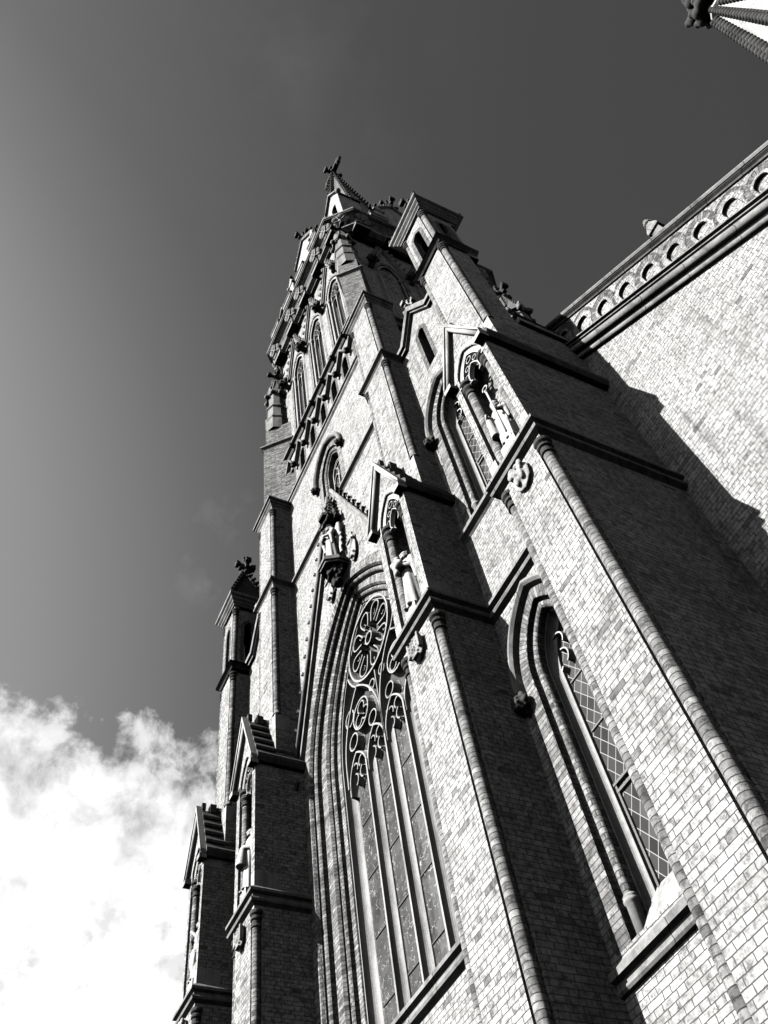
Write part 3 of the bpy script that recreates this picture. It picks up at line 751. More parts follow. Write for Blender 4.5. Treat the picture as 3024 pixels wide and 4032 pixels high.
for s in (-1, 1):
    # light heads
    for k in (.42, 1.26):
        cx = AX+s*k
        bar2d(m, lancet2d(cx, 11.75, .40, .38, 11.6, 8), ytc+.03, .10, .16)
        for t in (-1, 1):
            bar2d(m, arcp(cx+t*.20, 11.85, .15, 90+t*20, 90+t*160, 7), ytc+.05, .075, .12)
            bar2d(m, arcp(cx+t*.15, 12.12, .12, 90-t*20, 90+t*130, 7), ytc+.05, .07, .12)
    # sub arch over two lights, trefoiled roundel inside
    cx = AX+s*.84
    bar2d(m, lancet2d(cx, 12.3, .84, 1.2, 11.8, 12), ytc, .10, .20)
    bar2d(m, arcp(cx, 13.15, .35, 0, 360, 20)[:-1], ytc+.02, .095, .17, True)
    for a in (90, 210, 330):
        bar2d(m, arcp(cx+.17*math.cos(R(a)), 13.15+.17*math.sin(R(a)), .15, a-130, a+130, 8), ytc+.04, .07, .12)
    # ogee sweep between sub arch and frame
    bar2d(m, [(AX+s*.84, 13.93), (AX+s*.92, 14.0), (AX+s*1.02, 14.12), (AX+s*1.12, 14.30), (AX+s*1.2, 14.52)], ytc, .10, .20)
    bar2d(m, arcp(AX+s*1.30, 12.75, .19, 0, 360, 12)[:-1], ytc+.03, .085, .15, True)
    bar2d(m, arcp(AX+s*.40, 12.62, .17, 0, 360, 12)[:-1], ytc+.03, .075, .15, True)
    bar2d(m, [(AX, 12.3), (AX, 13.62)], ytc, .08, .18)
    bar2d(m, arcp(AX+s*1.36, 13.45, .20, 0, 360, 12)[:-1], ytc+.03, .085, .15, True)
    bar2d(m, arcp(AX+s*.24, 13.40, .13, 0, 360, 10)[:-1], ytc+.03, .07, .12, True)
# rose
rc = (AX, 14.62); rr_ = .98
bar2d(m, arcp(rc[0], rc[1], rr_, 0, 360, 44)[:-1], ytc-.04, .13, .24, True)
bar2d(m, arcp(rc[0], rc[1], .15, 0, 360, 14)[:-1], ytc-.02, .10, .2, True)
for i in range(8):
    a = i*45+8; P = []
    for t in range(0, 15):
        f = .02+.96*t/14; ang = a+(-1 if f < .5 else 1)*0
        rad = .2+(.88-.2)*math.sin(math.pi*f)**.42; da = 20.5*math.cos(math.pi*f)*math.sin(math.pi*f)**.22
        P.append((rc[0]+rad*math.cos(R(a+da)), rc[1]+rad*math.sin(R(a+da))))
    bar2d(m, P, ytc, .075, .20)
    for t in (-1, 1):
        bar2d(m, [(rc[0]+.60*math.cos(R(a+t*15)), rc[1]+.60*math.sin(R(a+t*15))), (rc[0]+.62*math.cos(R(a+t*6)), rc[1]+.62*math.sin(R(a+t*6))), (rc[0]+.72*math.cos(R(a+t*8)), rc[1]+.72*math.sin(R(a+t*8)))], ytc+.05, .03, .10)
part(m, 'tracery', MULL, gw)
m = MB()
for k in range(4):
    cx = AX-1.26+.84*k; z = 7.45
    while z < 11.6: m = MB(); m.box(cx-.36, cx+.36, ym+.20, ym+.225, z, z+.022); part(m, 'saddle_bar', PAINT, gw); z += 1.15
m = MB(); sweep_plan(m, [(xa, yt), (xb, yt)], STR(6.33))
m.face([(xa, yt-.05, 6.40), (xb, yt-.05, 6.40), (xb, ym+.24, 6.62), (xa, ym+.24, 6.62)]); part(m, 'window_sill', STONE, gw)

# gabled hood with crockets over the great window
m = MB(); hz0, hz1, hx = 13.15, 20.65, 3.10
LL = math.hypot(hx, hz1-hz0)
for s in (-1, 1):
    d = Vector((-s*hx/LL, 0, (hz1-hz0)/LL)); n_ = Vector((s*d.z, 0, abs(d.x)))
    A, B_ = Vector((AX+s*hx, 0, hz0)), Vector((AX+s*.1, 0, hz1-.24))
    def bandp(o0, o1, y0, y1):
        P = [A+n_*o0, B_+n_*o0, B_+n_*o1, A+n_*o1]
        m.prism_y([(p.x, p.z) for p in P], y0, y1)
    bandp(-.02, .06, yt-.18, yt+.01); bandp(-.12, -.045, yt-.10, yt+.01)
    m.tube([tuple(A+n_*.02+Vector((0, yt-.14, 0))), tuple(B_+n_*.02+Vector((0, yt-.14, 0)))], .06, 8)
hg = part(m, 'gabled_hood', MSTONE)
for s in (-1, 1):
    for i in range(16):
        f = (i+.45)/16.6; x = AX+s*(hx-(hx-.1)*f); z = hz0+(hz1-hz0-.24)*f
        o = partm(CROCK, 'crocket', hg, (x+s*.10, yt-.12, z+.03), 0, (.105, .12, .13)); o.rotation_euler = (0, R(s*24), R(s*50))
    partm(HEADS[1], 'carved_head', hg, (AX+s*3.06, yt-.13, hz0-.42), R(0), 1.25)
# string at the gable and sill of the middle window
m = MB(); sweep_plan(m, [(xa, yt), (xb, yt)], STR_S(19.93)); part(m, 'string_course', STONE, tw)
# middle window
m = MB(); sweep_arch(m, AX, 22.15, .45, 20.0, [(.802, yt-.003), (.56, yt-.003), (.56, yt+.1)]+roll(.50, yt+.12, .06, 40, -150, 6)+[(.42, yt+.18), (.42, yt+.12), (.38, yt+.12), (.36, yt+.3)])
mw = part(m, 'middle_window', ROLLB)
m = MB(); sweep_arch(m, AX, 22.15, .45, 22.1, [(.94, yt), (.94, yt-.1), (.90, yt-.15), (.84, yt-.15), (.80, yt-.08), (.80, yt)], smooth=True); part(m, 'hood_mould', STONE, mw)
for s in (-1, 1): partm(HEADS[0], 'carved_boss', mw, (AX+s*.87, yt-.10, 21.95), 0, .9)
m = MB(); bar2d(m, lancet2d(AX, 22.1, .33, .2, 20.1), yt+.26, .06, .12); bar2d(m, arcp(AX, 22.35, .14, 0, 360, 12)[:-1], yt+.27, .04, .1, True); bar2d(m, [(AX, 20.1), (AX, 22.2)], yt+.26, .06, .12)
for s in (-1, 1): bar2d(m, lancet2d(AX+s*.17, 21.8, .14, .1, 21.7, 5), yt+.28, .04, .1)
part(m, 'tracery', WSTONE, mw)
m = MB(); m.box(AX-.36, AX+.36, yt+.33, yt+.35, 20, 22.9); part(m, 'leaded_glass', LATT, mw)
# shields either side of the angel
for s, kind in ((-1, 0), (1, 1)):
    P = [('s', (0, 0, -.1), (.20, .05, .42)), ('s', (0, 0, .30), (.15, .06, .12))]
    for i in range(5): P.append(('s', ((i-2)*.065, -.03, .42+.03*(i % 2)), (.025, .04, .05)))
    P += [('c', (-.12, -.06, -.35), (.12, -.06, .15), .022, .022), ('c', (.12, -.06, -.35), (-.12, -.06, .15), .022, .022), ('b', (0, -.06, .22), (.14, .03, .03)), ('s', (.0, -.06, -.1), .05), ('b', (0, -.06, -.42), (.06, .03, .015))]
    partm(blob('crest', P, .02, LSTONE), 'carved_shield', hg, (AX+s*.66, yt-.07, 17.0))

# ---- arcade of slits under the belfry
yar = 6.26; px_ = .88
m = MB(); ops = [(AX-.03+px_*(k-3), 26.05, .17, .10, 24.55) for k in range(7)]
wall_face(m, -13.97, -7.68, 24.3, [(-13.97, 27.3), (-7.68, 27.3)], yar, ops)
for o_ in ops: sweep_arch(m, o_[0], o_[1], o_[3], o_[4], [(.17, yar), (.17, yar+.3)], 6)
m.box(-13.9, -7.7, yar+.28, yar+.32, 24.3, 27.2)
ar = part(m, 'slit_arcade', BRICK)
m = MB(); v = MB()
for o_ in ops:
    sweep_arch(m, o_[0], o_[1], o_[3], o_[4], [(.28, yar-.004), (.167, yar-.004), (.167, yar+.22)], 6); v.box(o_[0]-.17, o_[0]+.17, yar+.25, yar+.27, 24.4, 26.5)
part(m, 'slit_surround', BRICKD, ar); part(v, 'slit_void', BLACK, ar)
m = MB(); sweep_plan(m, [(-14.0, yar), (-7.62, yar), (-7.62, 13.4)], [(0, 24.66), (.14, 24.52), (.14, 24.44), (.07, 24.40), (.10, 24.36), (.10, 24.28), (.04, 24.22), (0, 24.18)]); part(m, 'band_course', STONE, ar)
m = MB(); zz = []
for k in range(8):
    zz.append((AX-.03+px_*(k-3.5), 25.88))
    if k < 7: zz.append((AX-.03+px_*(k-3), 26.88))
bar2d(m, zz, yar-.14, .10, .15, nose=.8); part(m, 'zigzag_hood', STONE, ar)
for k in range(8): partm(BOSS, 'carved_boss', ar, (AX-.03+px_*(k-3.5), yar-.13, 25.82), 0, .17)
m = MB(); sweep_plan(m, [(-14.05, yar), (-7.62, yar), (-7.62, 13.4)], [(0, 27.62), (.10, 27.56), (.20, 27.42), (.20, 27.32), (.08, 27.28), (.10, 27.18), (.05, 27.12), (0, 27.1)]); part(m, 'band_course', STONE, ar)
for k in range(8): partm(BOSS, 'carved_boss', ar, (AX-.03+px_*(k-3.5), yar-.16, 27.18), 0, .16)

# ---- belfry
yb_ = 6.35; bx0, bx1 = -14.0, -7.6; BC = (AX, 9.95)
def tr_east():      # local front frame -> east face
    return Matrix.Translation((-7.6+yb_, 9.95-AX, 0)) @ Matrix.Rotation(math.pi/2, 4, 'Z')
LW = [(AX+1.75*k, 33.3, .71, 1.08, 27.95) for k in (-1, 0, 1)]
for fi, (name, Mf) in enumerate((('front', Matrix.Identity(4)), ('east', tr_east()))):
    def P_(mb, nm, mat, parent=church):
        mb.xf(Mf); return part(mb, nm, mat, parent)
    x0, x1 = (bx0, bx1) if fi == 0 else (AX-3.6, AX+3.6)
    m = MB(); wall_face(m, x0, x1, 27.3, [(x0, 37.0), (x1, 37.0)], yb_, LW); bw = P_(m, 'belfry_wall', BRICK)
    for (cx, zs, w_, c, sill) in LW:
        m = MB(); sweep_arch(m, cx, zs, c, sill, [(w_, yb_-.003), (.55, yb_-.003), (.55, yb_+.14), (.42, yb_+.14), (.37, yb_+.14), (.37, yb_+.32)], 10); win = P_(m, 'belfry_window', ROLLB)
        m = MB(); sweep_arch(m, cx, zs, c, sill, roll(.47, yb_+.08, .06, 50, -140, 6), 10, smooth=True)
        for s in (-1, 1): m.lathe(cx+s*.47, yb_+.08, [(.06, 33.0), (.09, 33.06), (.085, 33.12), (.105, 33.17), (.10, 33.24), (.06, 33.27)], 10)
        P_(m, 'colonette', MULL, win)
        m = MB(); z = 28.0
        while z < 32.3:
            m.face([(cx-.37, yb_+.22, z), (cx+.37, yb_+.22, z), (cx+.37, yb_+.42, z+.17), (cx-.37, yb_+.42, z+.17)]); m.face([(cx-.37, yb_+.22, z), (cx+.37, yb_+.22, z), (cx+.31, yb_+.235, z-.03), (cx-.31, yb_+.235, z-.03)]); z += .24
        P_(m, 'louvre', STONE, win)
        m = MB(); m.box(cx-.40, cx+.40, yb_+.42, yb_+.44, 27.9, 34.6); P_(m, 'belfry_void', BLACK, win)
        m = MB(); yy = yb_+.13
        bar2d(m, lancet2d(cx, 33.3, .34, .9, 27.95), yy, .05, .12)
        bar2d(m, [(cx, 28.0), (cx, 33.0)], yy, .05, .12)
        for s in (-1, 1):
            bar2d(m, lancet2d(cx+s*.17, 32.5, .16, .16, 32.3, 5), yy, .045, .1)
            bar2d(m, arcp(cx+s*.12, 33.35, .12, 0, 360, 10)[:-1], yy, .035, .1, True)
        bar2d(m, arcp(cx, 33.75, .15, 0, 360, 12)[:-1], yy, .04, .1, True); bar2d(m, arcp(cx, 34.10, .09, 0, 360, 8)[:-1], yy, .03, .1, True)
        bar2d(m, arcp(cx, 33.05, .10, 0, 360, 8)[:-1], yy, .03, .1, True)
        P_(m, 'tracery', WSTONE, win)
        m = MB()
        bar2d(m, [(cx-.80, 33.55), (cx, 36.55), (cx+.80, 33.55)], yb_-.12, .13, .14, nose=.9); bar2d(m, [(cx-.70, 33.55), (cx, 36.25), (cx+.70, 33.55)], yb_-.07, .07, .08, nose=.9)
        for s in (-1, 1):
            for i in range(6):
                f = (i+.6)/6.4; m.ball((cx+s*(.88-.80*f), yb_-.09, 33.75+2.9*f), .10, 7, 4, (1, 1, 1.2)); m.ball((cx+s*(.95-.80*f), yb_-.13, 33.85+2.9*f), .06, 6, 4)
        P_(m, 'gabled_hood', STONE, win)
    for k in range(4):
        x = AX+1.75*(k-1.5); o = partm(HEADS[(k*2+fi) % 3], 'carved_head', bw, (0, 0, 0))
        o.matrix_local = Mf @ Matrix.Translation((x, yb_-.24, 33.28)) @ Matrix.Scale(1.65, 4)
m = MB(); m.box(bx0+.15, bx1-.15, yb_+.5, 13.5, 27.3, 37.0); m.face([(bx0, yb_, 27.3), (bx0, 13.55, 27.3), (bx0, 13.55, 37), (bx0, yb_, 37)]); m.box(-14.0, -7.6, 13.45, 13.55, 27.3, 37); part(m, 'belfry_core', BRICK)

# corner piers set on the diagonal, with pinnacles
def pinnacle_me():
    m = MB(); a = math.pi/8
    m.lathe(0, 0, [(.46, 0), (.46, .9), (.40, 1.0), (.40, 1.9)], 8, a, False); 
    m.lathe(0, 0, [(.47, .86), (.50, .92), (.50, .98), (.41, 1.08)], 8, a, False)
    m.lathe(0, 0, [(.40, 1.9), (.46, 1.95), (.46, 2.02), (.33, 2.15), (.33, 3.5)], 8, a, False)
    for k in range(8):      # gablets of the canopy
        t = k*math.pi/4; ca, sa = math.cos(t), math.sin(t); e = Vector((-sa, ca, 0)); n_ = Vector((ca, sa, 0))
        p = n_*.40
        m.face([tuple(p-e*.17+Vector((0, 0, 3.3))), tuple(p+e*.17+Vector((0, 0, 3.3))), tuple(p+Vector((0, 0, 3.95)))])
        m.face([tuple(p-e*.17+Vector((0, 0, 3.3))), tuple(p+Vector((0, 0, 3.95))), tuple(n_*.2+Vector((0, 0, 3.95)))])
        m.face([tuple(p+e*.17+Vector((0, 0, 3.3))), tuple(p+Vector((0, 0, 3.95))), tuple(n_*.2+Vector((0, 0, 3.95)))])
        q = Vector((math.cos(t+math.pi/8), math.sin(t+math.pi/8), 0))*.44
        m.ball(tuple(q+Vector((0, 0, 3.22))), .10, 7, 4); m.ball(tuple(q*.95+Vector((0, 0, 3.4))), .07, 6, 4)
    m.lathe(0, 0, [(.28, 3.6), (.07, 5.2)], 8, a, False)
    for k in range(8):
        t = k*math.pi/4+a
        for i in range(7):
            f = i/7; r = .29-.2*f; m.ball((r*math.cos(t), r*math.sin(t), 3.95+1.15*f), .055, 6, 4)
    return m.mesh('pinnacle', STONE)
PIN = pinnacle_me()
for sx, sy in ((1, -1), (-1, -1), (1, 1), (-1, 1)):
    c0 = Vector((AX+sx*3.2, 9.95+sy*3.6)); d = Vector((sx, sy)).normalized(); e = Vector((-d.y, d.x))
    tip = Vector((AX+sx*3.95, 9.95+sy*4.0)); 
    L_ = .78
    def poly(h, back, fwd): return [tuple(c0-d*back-e*h), tuple(c0+d*fwd-e*h), tuple(c0+d*fwd+e*h), tuple(c0-d*back+e*h)]
    m = MB(); m.prism_z(poly(.36, .4, L_), 24.3, 28.7); m.prism_z(poly(.34, .4, L_-.08), 28.9, 30.2)
    o = part(m, 'corner_pier', ROLLB)
    m = MB(); sweep_plan(m, poly(.36, .4, L_)[0:4], [(0, 29.0), (.02, 28.95), (.10, 28.8), (.10, 28.72), (.03, 28.66), (0, 28.6)]) ; m.prism_z(poly(.36, .4, L_), 28.62, 28.92)
    part(m, 'pier_cap', STONE, o)
    m = MB(); k = 26.3
    m.prism_z(poly(.372, .4, L_+.012), 24.25, 24.6); part(m, 'pier_plinth', STONE, o)
    cpt = c0+d*.36
    partm(PIN, 'pinnacle', o, (cpt.x, cpt.y, 30.1), math.pi/8)
    partm(XSM, 'cross_finial', o, (cpt.x, cpt.y, 35.15), 0, 1.0)

# parapet
pp = [(-13.75, 6.3), (-7.85, 6.3), (-7.3, 6.85), (-7.3, 13.05), (-7.85, 13.6), (-13.75, 13.6), (-14.3, 13.05), (-14.3, 6.85)]
m = MB(); sweep_plan(m, pp, [(-.1, 36.5), (.10, 36.55), (.10, 36.62), (.24, 36.70), (.28, 36.72), (.28, 36.86), (.24, 36.88), (.26, 36.97), (.32, 37.08), (.42, 37.20), (.55, 37.30), (.66, 37.34), (.66, 37.40), (.70, 37.42), (.70, 37.58), (.60, 37.66), (.40, 37.8), (.40, 38.6), (.30, 38.7), (.1, 38.7), (.1, 37.9)], True)
pa_ = part(m, 'parapet', STONE)
m = MB(); m.prism_z(pp, 36.6, 38.1); part(m, 'parapet_walk', STONE, pa_)
E_ = Matrix.Translation((-7.3+6.3, 9.95-AX, 0)) @ Matrix.Rotation(math.pi/2, 4, 'Z')
for f in (0, 1):
    for k in range(5):
        x = AX-2.86+1.43*k
        b0 = MB(); b0.box(x-.34, x+.34, 5.94, 6.30, 36.45, 36.80); b0.box(x-.30, x+.30, 5.90, 6.2, 36.80, 36.84)
        if f: b0.xf(E_)
        part(b0, 'cornice_block', STONE, pa_)
        if k < 4:
            b0 = MB(); b0.box(x+.30, x+1.13, 5.56, 5.64, 37.60, 37.98); b0.box(x+.26, x+1.17, 5.53, 5.9, 37.98, 38.06)
            if f: b0.xf(E_)
            part(b0, 'merlon', STONE, pa_)
        o = partm(ROSE, 'carved_flower', pa_); o.matrix_local = (E_ if f else Matrix.Identity(4)) @ Matrix.Translation((x+(.36 if k % 2 else 0), 5.86, 37.14)) @ Matrix.Rotation(R(42), 4, 'X') @ Matrix.Diagonal((.40, .28, .34, 1))
for sx in (1, -1):
    o = partm(ROSE, 'carved_flower', pa_); o.matrix_local = Matrix.Translation((AX+sx*3.55, 6.24, 37.12)) @ Matrix.Rotation(R(45*sx), 4, 'Z') @ Matrix.Rotation(R(42), 4, 'X') @ Matrix.Diagonal((.40, .28, .34, 1))

# spire
m = MB(); SC = (AX, 9.95); zb_, zt_ = 37.6, 70.0; ri = 2.95; ro = ri/math.cos(math.pi/8)
m.lathe(SC[0], SC[1], [(ro, zb_), (.09, zt_)], 8, math.pi/8, False)
sp = part(m, 'spire', STONE)
m = MB()
for z in (45.5, 52, 58.5, 64):
    r = ro*(zt_-z)/(zt_-zb_)+.05; m.lathe(SC[0], SC[1], [(r, z), (r+.05, z+.15), (r-.03, z+.5)], 8, math.pi/8, False)
part(m, 'spire_band', LSTONE, sp)
for k in range(8):
    t = math.pi/8+k*math.pi/4; m = MB(); ca, sa = math.cos(t), math.sin(t)
    m.tube([(SC[0]+ro*ca, SC[1]+ro*sa, zb_), (SC[0]+.09*ca, SC[1]+.09*sa, zt_)], .10, 6, .05)
    n = 34
    for i in range(n):
        f = (i+.5)/n; r = ro*(1-f)+.12; z = zb_+(zt_-zb_)*f; s_ = .17-.06*f
        m.ball((SC[0]+r*ca, SC[1]+r*sa, z), s_, 6, 4, (1, 1, .9)); m.ball((SC[0]+(r+s_*.9)*ca, SC[1]+(r+s_*.9)*sa, z+s_*.6), s_*.75, 6, 4)
    part(m, 'crocketed_rib', DSTONE, sp)
P = [('c', (0, 0, -1.2), (0, 0, 2.4), .2, .12), ('b', (0, 0, .6), (1.1, .2, .22)), ('b', (0, 0, .6), (.14, .6, .16)), ('s', (0, 0, .6), .32), ('b', (0, .7, .6), (.26, .12, .3)), ('b', (0, -.7, .6), (.26, .12, .3)), ('b', (0, 0, 2.2), (.25, .25, .15))]
for s in (-1, 1): P += [('s', (s*1.35, 0, .6), (.26, .18, .24)), ('s', (s*1.12, 0, .9), .22), ('s', (s*1.12, 0, .3), .22)]
P += [('s', (0, 0, -.5), (.4, .4, .15))]
partm(blob('spire_cross', P, .05, DSTONE), 'spire_cross', sp, (SC[0], SC[1], 70.4), 0, .88)
# lucarnes on the four faces, boxes at the corners
def lucarne(Mf):
    def A_(mb, nm, mat, par):
        mb.xf(Mf); return part(mb, nm, mat, par)
    m = MB(); hw = 1.0; y0 = 6.42
    top = [(AX-hw, 44.4), (AX, 46.3), (AX+hw, 44.4)]
    wall_face(m, AX-hw, AX+hw, 37.6, top, y0, [(AX, 41.8, .42, .4, 39.2)]); sweep_arch(m, AX, 41.8, .4, 39.2, [(.42, y0), (.42, y0+.25), (.30, y0+.3)])
    m.prism_y([(AX-hw, 37.6), (AX-hw, 44.4), (AX, 46.3), (AX+hw, 44.4), (AX+hw, 37.6)], y0+.35, 9.0)
    for s in (-1, 1): m.face([(AX+s*hw, y0, 37.6), (AX+s*hw, y0+.35, 37.6), (AX+s*hw, y0+.35, 44.4), (AX+s*hw, y0, 44.4)]); m.face([(AX+s*hw, y0, 44.4), (AX+s*hw, y0+.35, 44.4), (AX, y0+.35, 46.3), (AX, y0, 46.3)])
    o = A_(m, 'lucarne', LSTONE, church)
    m = MB(); band_rake(m, AX, hw+.1, 44.4, 46.5, .10, y0-.12, y0+.3)
    for s in (-1, 1):
        for i in range(6):
            f = (i+.5)/6; m.ball((AX+s*(hw+.15)*(1-f), y0, 44.6+2.1*f), .12, 7, 4)
    A_(m, 'lucarne_coping', STONE, o)
    m = MB(); m.box(AX-.45, AX+.45, y0+.3, y0+.33, 39, 42.8); A_(m, 'lucarne_void', BLACK, o)
    c_ = partm(XBIG, 'cross_finial', o); c_.matrix_local = Mf @ Matrix.Translation((AX, y0+.1, 46.3)) @ Matrix.Scale(1.35, 4)
    for s in (-1, 1):
        x = AX+s*1.32; m = MB(); m.box(x-.22, x+.22, y0-.25, y0+.2, 39.2, 42.6)
        for a, b_, c1 in (((x-.26, 42.6), (x+.26, 42.6), (x, 43.5)),): m.prism_y([a, b_, c1], y0-.29, y0+.24)
        m.ball((x-.24, y0-.28, 42.5), .1, 6, 4); m.ball((x+.24, y0-.28, 42.5), .1, 6, 4)
        q_ = A_(m, 'gabled_pinnacle', LSTONE, o)
        c_ = partm(XSM, 'cross_finial', o); c_.matrix_local = Mf @ Matrix.Translation((x, y0-.02, 43.45)) @ Matrix.Scale(.72, 4)
for k in range(4):
    Mf = Matrix.Identity(4)
    if k == 1: Mf = Matrix.Translation((-7.3+6.3, 9.95-AX, 0)) @ Matrix.Rotation(math.pi/2, 4, 'Z')
    if k > 1: continue
    lucarne(Mf)
for sx, sy in ((1, -1), (-1, -1)):
    cx, cy = AX+sx*3.05, 7.05; m = MB(); h = .56; zb2, ze2, za2 = 37.8, 42.4, 43.9
    top = [(cx-h, ze2), (cx, za2), (cx+h, ze2)]
    wall_face(m, cx-h, cx+h, zb2, top, cy-h, [(cx, 41.6, .2, .15, 39.5)]); sweep_arch(m, cx, 41.6, .15, 39.5, [(.2, cy-h), (.2, cy-h+.2)])
    m.prism_y([(cx-h, zb2), (cx-h, ze2), (cx, za2), (cx+h, ze2), (cx+h, zb2)], cy-h+.25, cy+h)
    m.box(cx-h, cx-h+.05, cy-h+.002, cy-h+.26, zb2, ze2); m.box(cx+h-.05, cx+h, cy-h+.002, cy-h+.26, zb2, ze2)
    o = part(m, 'corner_gablet', LSTONE)
    m = MB(); band_rake(m, cx, h+.16, ze2-.1, za2+.2, .10, cy-h-.14, cy-h+.05)
    for t in (-1, 1): m.ball((cx+t*(h+.15), cy-h-.05, ze2-.15), .14, 7, 4); m.ball((cx+t*(h+.02), cy+h*.2, ze2+.1), .14, 7, 4)
    m.prism_y([(cx-h-.1, ze2), (cx+h+.1, ze2), (cx, za2+.15)], cy-h+.05, cy+h+.05)
    part(m, 'gablet_coping', STONE, o)
    partm(XSM, 'cross_finial', o, (cx, cy-.2, za2+.1), 0, 1.0)

# carved corbel and canopy of the angel
rr = random.Random(11)
P = [('s', (0, 0, .1), (.34, .28, .24)), ('s', (0, .05, -.3), (.25, .25, .3))]
for i in range(46):
    a = rr.uniform(math.pi, 2*math.pi); z = rr.uniform(-.62, .28); r = .40*(1-max(0, -z)*.75)
    P.append(('s', (r*math.cos(a), r*.8*math.sin(a)+.1, z), (rr.uniform(.05, .10), .07, rr.uniform(.05, .11))))
P += [('s', (.06, -.32, .0), (.11, .09, .13)), ('c', (-.2, -.25, -.25), (.2, -.33, -.1), .06, .05), ('c', (.25, -.2, .15), (.1, -.38, -.2), .05, .04)]
partm(blob('corbel', P, .02, DSTONE), 'carved_corbel', hg, (AX-.02, yt-.22, 16.62), 0, .62)
m = MB()
def hexp(r): return [(AX+r*math.cos(R(a)), yt-.28+r*math.sin(R(a))) for a in (180, 240, 300, 360)] + [(AX+r, yt), (AX-r, yt)]
m.prism_z(hexp(.32), 16.80, 16.87); m.prism_z(hexp(.37), 16.87, 16.97); m.prism_z(hexp(.33), 16.97, 17.05); part(m, 'corbel_slab', STONE, hg)
m = MB(); m.prism_z(hexp(.24), 18.98, 19.10)
for (dx, dy) in ((-.13, -.26), (.13, -.26), (-.26, -.10), (.26, -.10)):
    m.box(AX+dx-.09, AX+dx+.09, yt-.12+dy, yt-.05+dy, 18.82, 19.0)
    m.prism_y([(AX+dx-.11, 18.98), (AX+dx+.11, 18.98), (AX+dx, 19.30)], yt-.14+dy, yt-.06+dy)
    m.ball((AX+dx-.09, yt-.12+dy, 18.80), .05, 7, 4); m.ball((AX+dx+.09, yt-.12+dy, 18.80), .05, 7, 4); m.ball((AX+dx, yt-.12+dy, 19.33), .045, 7, 4)
m.lathe(AX, yt-.16, [(.18, 19.05), (.04, 20.1)], 8, 0, False)
for k in range(8):
    for i in range(5): f = i/5; m.ball((AX+(.19-.14*f)*math.cos(k*math.pi/4), yt-.16+(.19-.14*f)*math.sin(k*math.pi/4), 19.15+.9*f), .035, 6, 4)
part(m, 'canopy', DSTONE, hg)

# pinnacle pier behind the right turret
m = MB(); m.box(-5.5, -4.5, 9.0, 10.0, 12.0, 19.5); m.prism_z([(-5.4, 9.1), (-4.6, 9.1), (-4.6, 9.9), (-5.4, 9.9)], 19.5, 20.2)
o = part(m, 'rear_pier', BRICKD); partm(PIN, 'pinnacle', o, (-5.0, 9.5, 19.6), 0, 1.0); partm(XBIG, 'cross_finial', o, (-5.0, 9.5, 24.55), 0, 1.0)
m = MB(); m.box(-4.53, -3.335, 6.3, 7.6, 13.2, 15.3); m.face([(-4.6, 6.3, 15.5), (-3.25, 6.3, 15.5), (-3.25, 7.7, 15.2), (-4.6, 7.7, 15.2)]); m.box(-3.42, -3.26, 6.31, 7.7, 15.1, 15.28); part(m, 'side_wall', BRICK)

